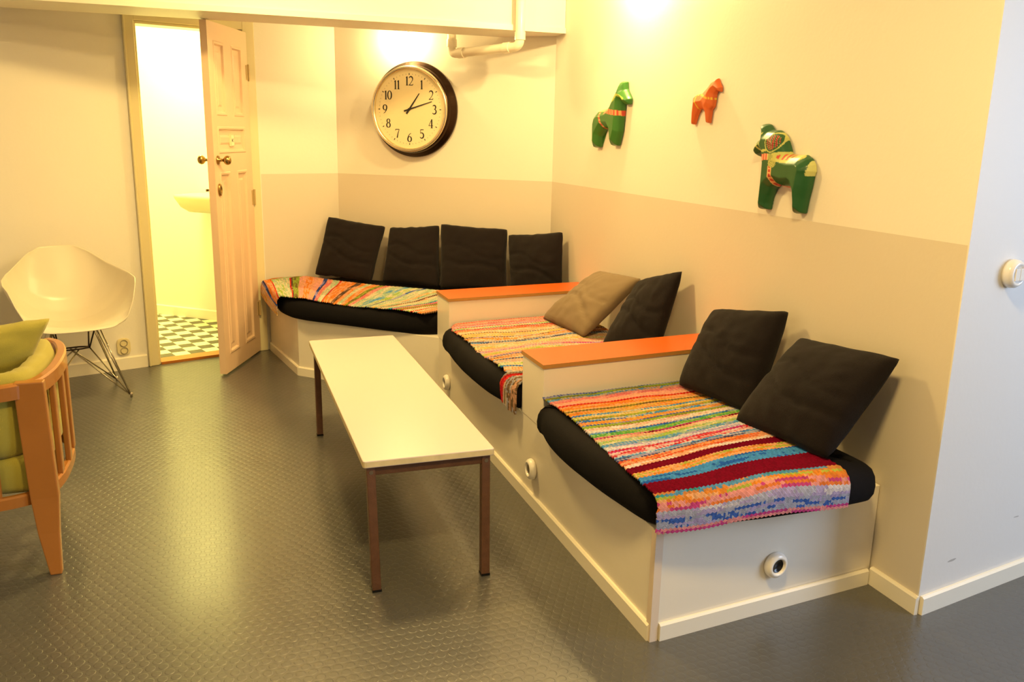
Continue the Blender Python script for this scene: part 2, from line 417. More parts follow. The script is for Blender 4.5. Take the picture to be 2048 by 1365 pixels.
for z in (.30, 1.03, 1.80):
    bm = bmesh.new(); add_tube(bm, [(-.004, TH+.006, z-.05), (-.004, TH+.006, z+.05)], .007, 12); add_box(bm, -.003, .03, TH, TH+.003, z-.045, z+.045)
    bmobj('hinge', bm, M_hinge, door)
# small WC plate
sx = .315
bm = bmesh.new(); add_box(bm, sx-.03, sx+.03, TH-.008, TH+.0015, 1.355, 1.425); bevel(bm, .002, 1)
plate = bmobj('door_plate', bm, mat('plate_cream', (238, 226, 186), rough=.4), door)
bm = bmesh.new()
for (x0, x1, z0, z1) in ((-.028, .028, 1.357, 1.3585), (-.028, .028, 1.4215, 1.423), (-.028, -.0265, 1.357, 1.423), (.0265, .028, 1.357, 1.423)):
    add_box(bm, sx+x0, sx+x1, TH+.0015, TH+.0022, z0, z1)
bmobj('plate_border', bm, M_tick, plate)
def stroke(bm, pts, ws, y=0., t=.0008, flip=1):
    # flat ribbon in the XZ plane, raised t along -y
    P = [Vector(p) for p in pts]; L = []
    for i, p in enumerate(P):
        d = (P[min(i+1, len(P)-1)]-P[max(i-1, 0)]).normalized(); n = Vector((-d.y, d.x))*ws[i]/2
        L.append((p+n, p-n))
    for (a, b), (c2, d2) in zip(L, L[1:]):
        q = [(a.x*flip, y, a.y), (b.x*flip, y, b.y), (d2.x*flip, y, d2.y), (c2.x*flip, y, c2.y)]
        lo = [bm.verts.new(v) for v in q]; hi = [bm.verts.new((v[0], v[1]-t, v[2])) for v in q]
        bm.faces.new(hi); bm.faces.new(lo[::-1])
        for k in range(4): bm.faces.new((lo[k], lo[(k+1) % 4], hi[(k+1) % 4], hi[k]))
bm = bmesh.new()
def arcp(cx, cy, rx, ry, a0, a1, n=12):
    return [(cx+rx*math.cos(math.radians(a0+(a1-a0)*k/n)), cy+ry*math.sin(math.radians(a0+(a1-a0)*k/n))) for k in range(n+1)]
W_ = [(-.014, .009), (-.0105, -.009), (-.007, .004), (-.0035, -.009), (0, .009)]
stroke(bm, W_, [.002]*5); cc = arcp(.010, 0, .006, .009, 50, 310); stroke(bm, cc, [.002]*len(cc))
for v in bm.verts: v.co = Vector((sx-v.co.x, TH+.0015-v.co.y, 1.39+v.co.z))
bmobj('plate_lettering', bm, M_ink, plate)

# ------------------------------------------------------------------ built-in bench
HB = .353
bench = thing('corner_bench', 'long white built-in bench along the right and back walls with two orange-topped armrests', 'bench', (-.886, 0, 0))
B0 = Vector((-.886, 0, 0))
def bl(p): return (p[0]-B0.x, p[1]-B0.y)
foot = [(-.886, 0), (-.004, .096), (-.004, 3.10), (-1.196, 4.045), (-1.705, 3.898), (-1.587, 3.197), (-.886, 2.507)]
bmobj('platform', prism_bm([bl(p) for p in foot], 0, HB, .0025), M_bench, bench)
def pstrip(a, b, h=.055, t=.012):
    return strip('p', bl(a), bl(b), h, t, side=-1)
for a, b in (((-.862, .002), (-.02, .092)), ((-1.703, 3.885), (-1.587, 3.197)), ((-1.587, 3.197), (-.89, 2.511))):
    bmobj('plinth', pstrip(a, b), M_trim, bench)
bmobj('plinth', strip('p', bl((-.886, 2.50)), bl((-.886, .004)), .055, .012, side=-1), M_trim, bench)
bm = bmesh.new(); add_prism(bm, [bl(p) for p in ((-.892, -.006), (-.866, -.004), (-.866, .004), (-.885, .004), (-.885, .02), (-.892, .02))], 0, HB+.001)
bmobj('corner_post', bm, M_post, bench)
def armrest(y0, y1, dy, h):
    pts = [bl(p) for p in ((-.888, y0), (-.004, y0+dy), (-.004, y1+dy*.9), (-.888, y1))]
    a = bmobj('armrest', prism_bm(pts, HB+.001, h-.016, .002), M_bench, bench)
    bm = bmesh.new()
    q = [bl(p) for p in ((-.893, y0-.005), (-.003, y0+dy-.005), (-.003, y1+dy*.9+.005), (-.893, y1+.005))]
    fs = add_prism(bm, q, h-.016, h)
    for f in fs[1:]: f.material_index = 1
    t = bmobj('armrest_top', bm, [M_orange, M_ply], a); t['label'] = 'orange laminate armrest top with plywood edge'
armrest(.915, 1.150, .10, .613); armrest(2.292, 2.540, .105, .613)

# ------------------------------------------------------------------ mattresses
def mattress(name, outline, label, z0=HB+.002, h=.118, seed=0):
    P = [Vector((p.x, p.y)) for p in catmull([(x, y) for x, y in outline], 8)]
    N = len(P); cx = sum(p.x for p in P)/N; cy = sum(p.y for p in P)/N
    nor = []
    for i in range(N):
        d = (P[(i+1) % N]-P[i-1]).normalized(); nor.append(Vector((d.y, -d.x)))   # outward for CCW
    area = sum(P[i].x*P[(i+1) % N].y-P[(i+1) % N].x*P[i].y for i in range(N))
    if area < 0: nor = [-n for n in nor]
    bm = bmesh.new(); rings = []
    for ins, z in ((.05, 0), (.028, 0), (.012, .008), (.002, .028), (0, .052), (.004, .078), (.014, .098), (.032, .112), (.06, h), (.085, h)):
        r = []
        for i, p in enumerate(P):
            w = 1+.0*z
            q = p-nor[i]*(ins+.006*nz(p.x*6, p.y*6, seed)*(z > 0))
            r.append(bm.verts.new((q.x-cx, q.y-cy, z+(.004*nz(p.x*4, p.y*4, seed+3) if z > .02 else 0))))
        rings.append(r)
    for a, b in zip(rings, rings[1:]):
        for k in range(N): bm.faces.new((a[k], a[(k+1) % N], b[(k+1) % N], b[k]))
    bm.faces.new(rings[0][::-1]); bm.faces.new(rings[-1])
    bmesh.ops.triangulate(bm, faces=[f for f in bm.faces if len(f.verts) > 4])
    o = bmobj(name, bm, M_black, None, (cx, cy, z0), smooth=True)
    return tag(o, label, 'seat cushion', 'black bench mattresses')
mattress('bench_mattress', [(-.885, .02), (-.915, .10), (-.95, .35), (-.955, .6), (-.93, .82), (-.885, .892), (-.5, .945), (-.14, .985), (-.115, .85), (-.105, .5), (-.10, .12), (-.115, .0), (-.22, -.035), (-.55, -.04), (-.82, -.03)], 'black bench mattress at the near open end of the bench, under the boldest striped rug', seed=1)
mattress('bench_mattress', [(-.875, 1.172), (-.93, 1.25), (-.965, 1.5), (-.97, 1.8), (-.95, 2.1), (-.90, 2.265), (-.5, 2.315), (-.12, 2.355), (-.09, 1.8), (-.10, 1.28), (-.5, 1.215)], 'black bench mattress between the two orange-topped armrests', seed=2)
mattress('bench_mattress', [(-.885, 2.57), (-1.1, 2.675), (-1.35, 2.905), (-1.575, 3.12), (-1.665, 3.30), (-1.70, 3.6), (-1.725, 3.83), (-1.60, 3.885), (-1.24, 3.985), (-1.12, 3.93), (-.7, 3.59), (-.13, 3.14), (-.07, 3.0), (-.07, 2.72), (-.45, 2.625)], 'black bench mattress in the far alcove below the wall clock', seed=3)

# ------------------------------------------------------------------ rag rugs
def bend(a, E, r, z):
    if a < E-r: return a, z
    b = a-(E-r)
    if b < r*PI/2: t = b/r; return E-r+r*math.sin(t), z-r+r*math.cos(t)
    return E, z-r-(b-r*PI/2)
PAL = dict(peach=(226, 170, 138), pink=(216, 118, 124), coral=(206, 84, 66), orange=(222, 132, 66), yellow=(218, 178, 96), olive=(136, 130, 62),
    lime=(156, 182, 84), cream=(224, 206, 180), white=(226, 220, 222), blue=(50, 88, 180), sky=(88, 150, 212), navy=(52, 56, 104), teal=(50, 144, 166),
    green=(86, 160, 80), mint=(170, 192, 158), burg=(112, 14, 40), red=(196, 44, 52), magenta=(184, 70, 140), grey=(172, 176, 194), brown=(112, 88, 64), lilac=(176, 162, 208), rose=(226, 164, 158), dark=(70, 60, 60))
def rug(name, label, O, ang, L, W, stripes, place, seed=0, ds=.0074, rag=.006, wobble=.012):
    """O: origin; s runs along ang, v to its left. place(s,v) -> (s',v',z). stripes: list of (width, yarns)."""
    rnd = random.Random(seed)
    ns = int(L/ds); nv = int(W/ds)
    ca, sa = math.cos(ang), math.sin(ang)
    rows = []; kk = L/sum(w for w, _ in stripes); acc = 0
    for w, ya in stripes:
        acc += w*kk
        while len(rows)*ds < acc: rows.append(ya)
    while len(rows) < ns: rows.append(rows[-1])
    bm = bmesh.new(); colr = []; grid = []
    for i in range(ns+1):
        jit = rag*nz(i*.9, seed*3.1)+rag*nz(i*.21, seed)
        r = []
        for j in range(nv+1):
            s = i*ds; v = j*ds
            edge = max(0, 1-v/.05)
            vv = v+jit*edge
            ss = s+wobble*nz(s*3.3, v*3.5, seed+9)+.004*nz(s*12, v*5, seed)
            a, b, z = place(ss, vv)
            z += .0026*(1 if (i+j) % 2 else -1)*.85+.0035*nz(s*9, v*7, seed+5)+.0035*(.5+.5*nz(s*4, v*4, seed+2))
            r.append(bm.verts.new((ca*a-sa*b, sa*a+ca*b, z)))
        grid.append(r)
    runs = [None]*ns
    cl = bm.loops.layers.float_color.new('Col')
    cols = []
    for i in range(ns):
        ya = rows[i]; c = []
        off = rnd.random()*50
        for j in range(nv):
            t = nz(j*.06+off, i*.3, seed)*.95+.5+.22*nz(j*.55+off, i*1.7, seed+1)
            k = int(max(0, min(.999, t))*len(ya)); base = tuple(.74*PAL[ya[k]][q_]+.26*sum(PAL[n_][q_] for n_ in ya)/len(ya) for q_ in range(3))
            q = .60+.26*rnd.random()
            lb = lin(base); gy = sum(lb)/3; c.append(tuple(max(0, min(1., (gy+(x-gy)*1.12)*q)) for x in lb)+(1,))
        cols.append(c)
    for i in range(ns):
        for j in range(nv):
            f = bm.faces.new((grid[i][j], grid[i+1][j], grid[i+1][j+1], grid[i][j+1]))
            for l in f.loops: l[cl] = cols[i][j]
    # a thin back layer gives the rug thickness
    me = bpy.data.meshes.new(name); bmesh.ops.recalc_face_normals(bm, faces=bm.faces[:]); bm.to_mesh(me); bm.free()
    o = link(name, me, M_rug, None, O)
    md = o.modifiers.new('thick', 'SOLIDIFY'); md.thickness = .004; md.offset = 0
    return tag(o, label, 'rug', 'striped rag rugs on the bench')
ZT = HB+.002+.118+.006
near = [(.02, ['blue', 'grey', 'lilac']), (.018, ['olive', 'lime']), (.012, ['cream', 'sky', 'peach']), (.03, ['pink', 'rose', 'pink']), (.025, ['peach', 'rose']), (.012, ['coral', 'red']),
    (.03, ['orange', 'peach']), (.012, ['yellow', 'peach']), (.008, ['olive', 'brown']), (.03, ['peach', 'yellow', 'orange']), (.008, ['blue', 'sky', 'cream']), (.02, ['cream', 'yellow', 'lime']), (.012, ['olive', 'lime', 'orange']),
    (.012, ['sky', 'cream', 'blue']), (.022, ['orange', 'yellow', 'peach']), (.010, ['blue', 'lilac']), (.012, ['olive', 'lime']), (.032, ['rose', 'white', 'cream']), (.010, ['sky', 'blue', 'grey']), (.02, ['lime', 'green', 'mint']),
    (.010, ['rose', 'burg', 'magenta']), (.018, ['cream', 'peach']), (.022, ['lime', 'mint', 'cream']), (.02, ['grey', 'sky', 'mint']), (.018, ['lilac', 'white']), (.012, ['magenta', 'pink', 'red']), (.022, ['red', 'white', 'pink']),
    (.014, ['sky', 'white', 'blue']), (.014, ['lilac', 'grey', 'navy']), (.026, ['orange', 'peach', 'coral']), (.018, ['peach', 'white']), (.036, ['burg', 'burg']), (.030, ['orange', 'peach', 'lime']), (.034, ['blue', 'sky', 'sky']),
    (.048, ['burg', 'burg']), (.012, ['teal', 'sky', 'orange']), (.012, ['peach', 'orange', 'lime']), (.014, ['magenta', 'rose', 'orange']), (.022, ['grey', 'lilac', 'white']), (.018, ['lilac', 'grey', 'blue', 'grey']), (.010, ['magenta', 'rose']), (.008, ['mint', 'lime', 'cream'])]
# near rug: s runs towards the camera from the armrest and falls over the open end
def place_near(s, v):
    # s from y=.925 downwards; v from x=-.905 to the wall
    t = max(0, min(1, (s-.80)/.24)); t = t*t*(3-2*t)
    a, z = bend(s-(.11+.05*s)*max(0, v)/.88*(1-t), .975, .05, ZT)
    x = v-.03*min(1, max(0, s-.3)/.7)+.006*math.sin(s*3.2)
    sag = .010*math.sin(s*7+v*6)*min(1, s*6)*max(0, min(1, (.9-s)*8))
    return a, x, z+sag*.6
# frame: s direction is -y, v direction is +x  -> ang = -90 deg gives left-hand normal = +x
rug('rag_rug', 'bright striped rag rug with two burgundy bands hanging over the near bench end', (-.888, .925, 0), -PI/2, 1.062, .665, near, place_near, seed=11)
mid = [(.022, ['coral', 'pink', 'peach']), (.014, ['peach', 'rose']), (.008, ['dark', 'peach', 'brown']), (.03, ['rose', 'pink', 'peach']), (.02, ['cream', 'grey', 'pink']), (.008, ['red', 'coral']), (.02, ['mint', 'cream', 'lime']), (.008, ['navy', 'teal', 'dark']), (.03, ['peach', 'coral', 'rose']),
    (.012, ['orange', 'peach']), (.04, ['peach', 'cream']), (.006, ['navy', 'dark', 'peach']), (.05, ['peach', 'yellow', 'cream']), (.01, ['lilac', 'dark', 'grey']), (.04, ['peach', 'orange', 'cream']), (.02, ['cream', 'grey', 'brown']), (.015, ['sky', 'navy', 'cream']), (.04, ['cream', 'peach', 'mint']),
    (.018, ['lime', 'cream', 'yellow']), (.04, ['peach', 'rose', 'cream']), (.012, ['magenta', 'lilac', 'pink']), (.03, ['cream', 'peach', 'grey']), (.02, ['yellow', 'lime', 'cream']), (.03, ['peach', 'rose']), (.01, ['navy', 'blue', 'lilac']), (.03, ['cream', 'peach', 'brown']), (.025, ['orange', 'peach', 'cream']), (.012, ['navy', 'sky', 'dark']), (.04, ['cream', 'peach', 'grey']), (.035, ['mint', 'cream', 'lime']), (.012, ['blue', 'sky']), (.04, ['peach', 'cream', 'orange']), (.03, ['grey', 'cream', 'brown']), (.02, ['red', 'coral', 'pink']), (.06, ['cream', 'grey', 'brown', 'peach'])]
MO = [(0, -.885), (.15, -.935), (.35, -.96), (.6, -.965), (.85, -.96), (1.0, -.952), (1.06, -.935), (1.13, -.90)]
def lerp_tab(T, s):
    for (a, x), (b, y) in zip(T, T[1:]):
        if s <= b: return x+(y-x)*max(0, (s-a))/(b-a)
    return T[-1][1]
def place_mid(s, v):
    # left edge follows the mattress edge; close to the near armrest it falls over the front
    hang = max(0, min(1, (s-1.0)/.03))
    E = lerp_tab(MO, s)
    # v = 0 at the wall side here is far edge; measure from the outer edge
    out = v                      # 0 = outer edge
    total = .78
    a_in = total-out-(.0 if not hang else -.125*hang)   # arclength from the inner edge
    inner = -.13
    dist = a_in
    Emax = -(E)+inner
    b, z = bend(dist, Emax+.0, .045, ZT)
    x = inner-b
    return s-.10*(x+.885)/.88*max(0, 1-s*.6), x+.935, z+.010*math.sin(s*11+x*9)*min(1, max(0, s-.2)*3)*(1-hang)
rug('rag_rug', 'peach and coral striped rag rug between the two orange-topped armrests', (-.935, 2.275, 0), -PI/2, 1.118, .78, mid, place_mid, seed=22, rag=.012)
farp = []
rr = random.Random(5)
pool = [['peach', 'rose'], ['cream', 'peach'], ['mint', 'cream'], ['lime', 'cream', 'mint'], ['navy', 'blue', 'lilac'], ['peach', 'orange'], ['olive', 'lime', 'brown'], ['coral', 'red'], ['cream', 'yellow'], ['dark', 'brown', 'peach'], ['sky', 'mint', 'cream'], ['rose', 'pink', 'peach'], ['peach', 'cream', 'yellow'], ['teal', 'mint']]
while sum(w for w, _ in farp) < 1.2:
    y = pool[rr.randrange(len(pool))]; thin = y[0] in ('navy', 'dark', 'coral', 'teal')
    farp.append((rr.uniform(.008, .014) if thin else rr.uniform(.018, .045), y))
# far rug: s runs along the slanted bench front from the right (armrest) to the left and drops over the left end
FA = math.atan2(3.197-2.507, -1.587+.886)
def place_far(s, v):
    q = s+max(0, s-.35)/.8*1.22*max(0, v)-.45*v*max(0, 1-s/.45)
    a, z = bend(q, 1.035+1.22*max(0, v), .045, ZT)
    b = -v+.062
    p = Vector((-.915+math.cos(FA)*a-math.sin(FA)*b, 2.60+math.sin(FA)*a+math.cos(FA)*b))
    loc = inv(p)
    if loc[1] > -.03 and loc[0] > -.06:      # keep clear of the alcove wall
        q = Vector(dw(loc[0], -.03-.004*math.exp(-(loc[1]+.03)*9))[:2]); r = q-Vector((-.915, 2.60))
        a, b = r.x*math.cos(FA)+r.y*math.sin(FA), -r.x*math.sin(FA)+r.y*math.cos(FA)
    elif loc[0] <= -.06 and loc[1] > -.05: a -= (loc[1]+.05)*1.1
    return a, b, z+.006*math.sin(s*9+v*8)
rug('rag_rug', 'pale peach, green and blue striped rag rug on the far bench seat below the clock', (-.915, 2.60, 0), FA, 1.135, .66, farp, place_far, seed=33, rag=.01)

# ------------------------------------------------------------------ cushions
def cushion(name, TL, TR, BR, BL, T, m, label, group, seed=0, pinch=.05, wr=.006, cat='cushion', parent=None, seam=None):
    TL, TR, BR, BL = map(Vector, (TL, TR, BR, BL)); C0 = (TL+TR+BR+BL)/4
    n = ((TR-BL).cross(TL-BR)).normalized()
    view = Vector((-2.05, -2.0, 1.45))-C0
    if n.dot(view) < 0: n = -n
    G = 30; bm = bmesh.new(); F = []; B = []
    for i in range(G+1):
        fr = []; br = []
        for j in range(G+1):
            u = -1+2*j/G; v = -1+2*i/G
            uu = u*(1-pinch*(1-v*v)); vv = v*(1-pinch*(1-u*u))
            k_ = 1-.045*(abs(u)*abs(v))**6; uu *= k_; vv *= k_
            a, b = (uu+1)/2, (vv+1)/2
            p = BL*(1-a)*(1-b)+BR*a*(1-b)+TR*a*b+TL*(1-a)*b
            e = max(0, (1-u**2)*(1-v**2))
            prof = e**.42
            wv = wr*(nz(u*2.3, v*3.1, seed)+.6*nz(u*5, v*7, seed+4))*min(1, e*4)
            crease = -.011*math.exp(-((v+.25+.25*u+.12*math.sin(u*3+seed))/.06)**2)*min(1, e*3)-.008*math.exp(-((v-.15+.2*u+.1*math.sin(u*4))/.045)**2)*min(1, e*3)
            edgen = .004*nz(u*6+v*4, seed*2.)*(1-min(1, e*5))
            sg = 0
            if seam is not None: sg = -.004*math.exp(-((u-seam)/.03)**2)*min(1, e*6)
            P = p-C0+n*edgen+Vector((0, 0, .005*nz(u*4, v*4, seed+8)*(1-min(1, e*5))))
            if i in (0, G) or j in (0, G):
                w = bm.verts.new(P); fr.append(w); br.append(w)
            else:
                fr.append(bm.verts.new(P+n*(T*.58*prof+wv+crease+sg))); br.append(bm.verts.new(P-n*(T*.42*prof)))
        F.append(fr); B.append(br)
    for X in (F, B):
        for i in range(G):
            for j in range(G):
                q = [X[i][j], X[i][j+1], X[i+1][j+1], X[i+1][j]]
                if X is B: q = q[::-1]
                bm.faces.new(q)
    me = bpy.data.meshes.new(name); bm.normal_update(); bm.to_mesh(me); bm.free()
    base = C0 if parent is None else C0-parent.location
    o = link(name, me, m, parent, base, smooth=True)
    return tag(o, label, cat, group)
ZS = .484
FG = 'dark cushions in the far alcove'
cushion('cushion', (-1.285, 4.015, .892), (-.93, 3.745, .843), (-1.06, 3.60, ZS), (-1.405, 3.90, .50), .10, M_dark, 'dark cushion furthest left on the far bench, tilted into the alcove corner', FG, 1)
cushion('cushion', (-.915, 3.735, .838), (-.62, 3.515, .872), (-.675, 3.30, ZS), (-1.0, 3.60, ZS), .10, M_dark, 'dark cushion second from the left on the far bench, half behind its neighbour', FG, 2)
cushion('cushion', (-.629, 3.49, .886), (-.25, 3.205, .873), (-.295, 3.07, ZS), (-.69, 3.27, ZS), .10, M_dark, 'tallest dark cushion third from the left on the far bench', FG, 3)
cushion('cushion', (-.25, 3.225, .835), (-.045, 2.78, .90), (-.06, 2.72, ZS), (-.29, 3.02, ZS), .10, M_dark, 'smaller dark cushion in the far right corner behind the farther armrest', FG, 4)
cushion('cushion', (-.09, 2.16, .757), (-.07, 1.70, .79), (-.345, 1.77, ZS), (-.375, 2.27, ZS), .12, M_taupe, 'taupe grey-brown cushion leaning on the wall between the armrests', None, 5, seam=-.25)
cushion('cushion', (-.09, 1.69, .785), (-.05, 1.36, .885), (-.20, 1.29, ZS), (-.33, 1.60, ZS), .11, M_dark, 'dark cushion standing on one edge beside the taupe cushion', None, 6, seam=-.3)
cushion('cushion', (-.13, .96, .790), (-.05, .583, .850), (-.24, .48, ZS), (-.305, .92, ZS), .15, M_dark, 'dark cushion leaning against the nearer orange armrest and the wall', None, 7)
cushion('cushion', (-.06, .495, .77), (-.05, .02, .812), (-.275, .045, ZS), (-.335, .475, ZS), .15, M_dark, 'dark cushion nearest the open end of the bench, leaning diagonally on the wall', None, 8)

# ------------------------------------------------------------------ coffee table
tab = thing('coffee_table', 'long narrow cream-topped coffee table with rusty brown steel legs in front of the bench', 'table', (-1.41, 1.19, 0))
def tl(x, y): return (x+1.41, y-1.19)
HT = .425
bm = bmesh.new()
tp = rounded([tl(-1.632, .592), tl(-1.186, .592), tl(-1.18, 2.33), tl(-1.615, 2.31)], .012, 3)
fs = add_prism(bm, tp, HT-.024, HT)
for f in fs[1:]: f.material_index = 1
bmesh.ops.recalc_face_normals(bm, faces=bm.faces[:]); bevel(bm, .003, 2, 1.2)
bmobj('tabletop', bm, [M_tabletop, M_tabedge], tab)
legs = [((-1.605, .618), (-1.607, .530)), ((-1.213, .618), (-1.237, .530)), ((-1.585, 2.24), (-1.60, 2.08)), ((-1.215, 2.25), (-1.235, 2.10))]
for k, (t, b_) in enumerate(legs):
    tx, ty = tl(*t); bx_, by_ = tl(*b_)
    bm = bmesh.new(); w = .0145
    lo = [bm.verts.new((bx_+a, by_+c2, .004)) for a, c2 in ((-w, -w), (w, -w), (w, w), (-w, w))]
    hi = [bm.verts.new((tx+a, ty+c2, HT-.025)) for a, c2 in ((-w, -w), (w, -w), (w, w), (-w, w))]
    bm.faces.new(hi); bm.faces.new(lo[::-1])
    for i in range(4): bm.faces.new((lo[i], lo[(i+1) % 4], hi[(i+1) % 4], hi[i]))
    bmesh.ops.recalc_face_normals(bm, faces=bm.faces[:]); bevel(bm, .002, 1)
    leg = bmobj('leg', bm, M_rust, tab)
    bm = bmesh.new(); add_box(bm, bx_-.0155, bx_+.0155, by_-.0155, by_+.0155, 0, .008); bmobj('foot_cap', bm, M_blackpl, leg)
    if k < 2:
        bm = bmesh.new(); add_lathe(bm, [(0, -.002), (.007, -.002), (.0055, 0), (.002, -.0005), (0, -.0005)], 14, 'Y')
        zz = HT-.042; f_ = (HT-.025-zz)/(HT-.025)
        for v in bm.verts: v.co += Vector((tx+(bx_-tx)*f_, ty+(by_-ty)*f_-w-.0005, zz))
        bmobj('screw', bm, M_screw, leg)
def rail(p, q, hgt=.03):
    a = Vector(tl(*p)); b = Vector(tl(*q)); d = (b-a).normalized(); n = Vector((-d.y, d.x))*.011
    bm = prism_bm([tuple(a+n), tuple(b+n), tuple(b-n), tuple(a-n)], HT-.025-hgt, HT-.025, .002); bmobj('rail', bm, M_rust, tab)
rail((-1.592, .616), (-1.226, .616)); rail((-1.572, 2.24), (-1.229, 2.25)); rail((-1.604, .632), (-1.586, 2.227)); rail((-1.213, .632), (-1.215, 2.237))

# ------------------------------------------------------------------ wall clock
CC = Vector((-.755, 3.682, 1.603)); cdir = Vector((-math.sin(BKA), math.cos(BKA)))   # cdir points into wall
tcl = (Vector((CC.x, CC.y))-Vector(CB)); dist = tcl.dot(cdir)
CC.x -= cdir.x*dist; CC.y -= cdir.y*dist
clock = thing('wall_clock', 'large round wall clock with dark bronze case and black numerals on the back wall', 'clock', CC, BKA)
# local: x right, z up, -y towards the room
bm = bmesh.new()
add_lathe(bm, [(0, -.001), (.300, -.001), (.303, -.012), (.300, -.030), (.290, -.034), (.288, -.048), (.278, -.052), (.276, -.066), (.274, -.070), (.268, -.084), (.256, -.088), (0, -.088)], 96, 'Y')
bmobj('clock_case', bm, M_bronze, clock, smooth=False)
for p in clock.children[0].data.polygons: p.use_smooth = True
bm = bmesh.new()
add_lathe(bm, [(.264, -.084), (.270, -.094), (.267, -.104), (.260, -.107), (.252, -.105), (.247, -.098), (.246, -.088)], 96, 'Y')
bmobj('bezel', bm, M_bezel, clock, smooth=True)
bm = bmesh.new(); add_lathe(bm, [(0, -.0895), (.250, -.0895)], 96, 'Y')
dial = bmobj('dial', bm, M_dial, clock)
DY = -.0896
for k in range(60):
    a = k*6; big = k % 5 == 0
    r0, r1 = (.212, .224) if big else (.214, .221)
    ca, sa = math.sin(math.radians(a)), math.cos(math.radians(a))
    bm = bmesh.new(); stroke(bm, [(ca*r0, sa*r0), (ca*r1, sa*r1)], [.005]*2 if big else [.0022]*2, DY)
    bmobj('hour_mark' if big else 'minute_mark', bm, M_ink if big else M_tick, dial)
# digits in a high contrast serif, unit height 1, drawn as strokes with varying width
TN, TK = .06, .155
def wv(n, f): return [f(k/(n-1)) for k in range(n)]
def digit(ch):
    S = []
    def A(pts, ws): S.append((pts, ws))
    if ch == '1': A([(.0, 0), (.0, 1)], [TK, TK]); A([(-.13, .84), (-.02, .97)], [TN, TN]); A([(-.13, .02), (.13, .02)], [TN, TN]); W = .40
    elif ch == '2':
        p = arcp(0, .72, .24, .26, 160, -20, 12)+[(.12, .42), (-.05, .2), (-.24, .03)]; n = len(p)
        A(p, [TN+(TK-TN)*max(0, math.sin(PI*min(1, k/(n-1)*1.15))) for k in range(n)]); A([(-.26, .035), (.25, .035)], [.08, .08]); A([(.25, .03), (.27, .17)], [TN, TN]); W = .58
    elif ch == '3':
        p = arcp(-.02, .76, .20, .22, 150, -90, 12); A(p, [TN+(TK-TN)*max(0, math.sin(PI*k/12)) for k in range(13)])
        p = arcp(-.02, .27, .25, .27, 90, -150, 14); A(p, [TN+(TK-TN)*max(0, math.sin(PI*k/14)) for k in range(15)]); W = .55
    elif ch == '4': A([(.10, 0), (.10, 1)], [TK, TK]); A([(.10, 1), (-.28, .27)], [TN, TN]); A([(-.28, .27), (.28, .27)], [.06, .06]); A([(-.03, .02), (.23, .02)], [TN, TN]); W = .62
    elif ch == '5':
        A([(-.17, .97), (.22, .97)], [.09, .09]); A([(-.17, .97), (-.18, .56)], [TN, TN])
        p = arcp(-.03, .31, .25, .31, 125, -150, 14); A(p, [TN+(TK-TN)*max(0, math.sin(PI*k/14)) for k in range(15)]); W = .55
    elif ch in '69':
        p = arcp(0, .3, .23, .30, 0, 360, 22); q = [TN+(TK-TN)*abs(math.cos(2*PI*k/22)) for k in range(23)]
        t = [(.18, .98), (.0, .86), (-.14, .66), (-.22, .42), (-.23, .3)]; tq = [TN, .07, .1, .13, TK]
        if ch == '9': p = [(-x, 1-y) for x, y in p]; t = [(-x, 1-y) for x, y in t]
        A(p, q); A(t, tq); W = .55
    elif ch == '7': A([(-.24, .96), (.25, .96)], [.09, .09]); A([(-.24, .96), (-.25, .83)], [TN, TN]); A([(.25, .96), (.08, .5), (-.03, 0)], [TN, .11, TK]); W = .55
    elif ch == '8':
        p = arcp(0, .76, .18, .22, 0, 360, 20); A(p, [TN+(TK-TN)*.8*abs(math.cos(2*PI*k/20)) for k in range(21)])
        p = arcp(0, .27, .23, .27, 0, 360, 20); A(p, [TN+(TK-TN)*abs(math.cos(2*PI*k/20)) for k in range(21)]); W = .55
    else:
        p = arcp(0, .5, .24, .48, 0, 360, 24); A(p, [TN+(TK-TN)*abs(math.cos(2*PI*k/24)) for k in range(25)]); W = .6
    return S, W
for h in range(1, 13):
    txt = str(h); hh = .055; R_ = .176
    cx, cz = R_*math.sin(math.radians(h*30)), R_*math.cos(math.radians(h*30))
    ds_ = [digit(ch) for ch in txt]; tot = sum(w for _, w in ds_); x = -tot/2
    bm = bmesh.new()
    for S, W in ds_:
        for pts, ws in S: stroke(bm, [(cx+(x+W/2+px)*hh*1.0, cz+(py-.5)*hh) for px, py in pts], [w*hh for w in ws], DY)
        x += W
    bmobj('numeral', bm, M_ink, dial)
def hand(name, ang, L, tail, w0, w1, y):
    bm = bmesh.new(); a = math.radians(ang); sn, cs = math.sin(a), math.cos(a)
    stroke(bm, [(-sn*tail, -cs*tail), (0, 0), (sn*L, cs*L)], [w0*1.1, w0, w1], y, .0015)
    return bmobj(name, bm, M_ink, clock)
hand('hour_hand', 36, .122, .034, .011, .005, -.0925); hand('minute_hand', 73, .168, .038, .009, .004, -.0950)
bm = bmesh.new(); add_lathe(bm, [(0, -.09), (.008, -.09), (.008, -.099), (0, -.099)], 20, 'Y'); bmobj('hand_pin', bm, M_ink, clock)

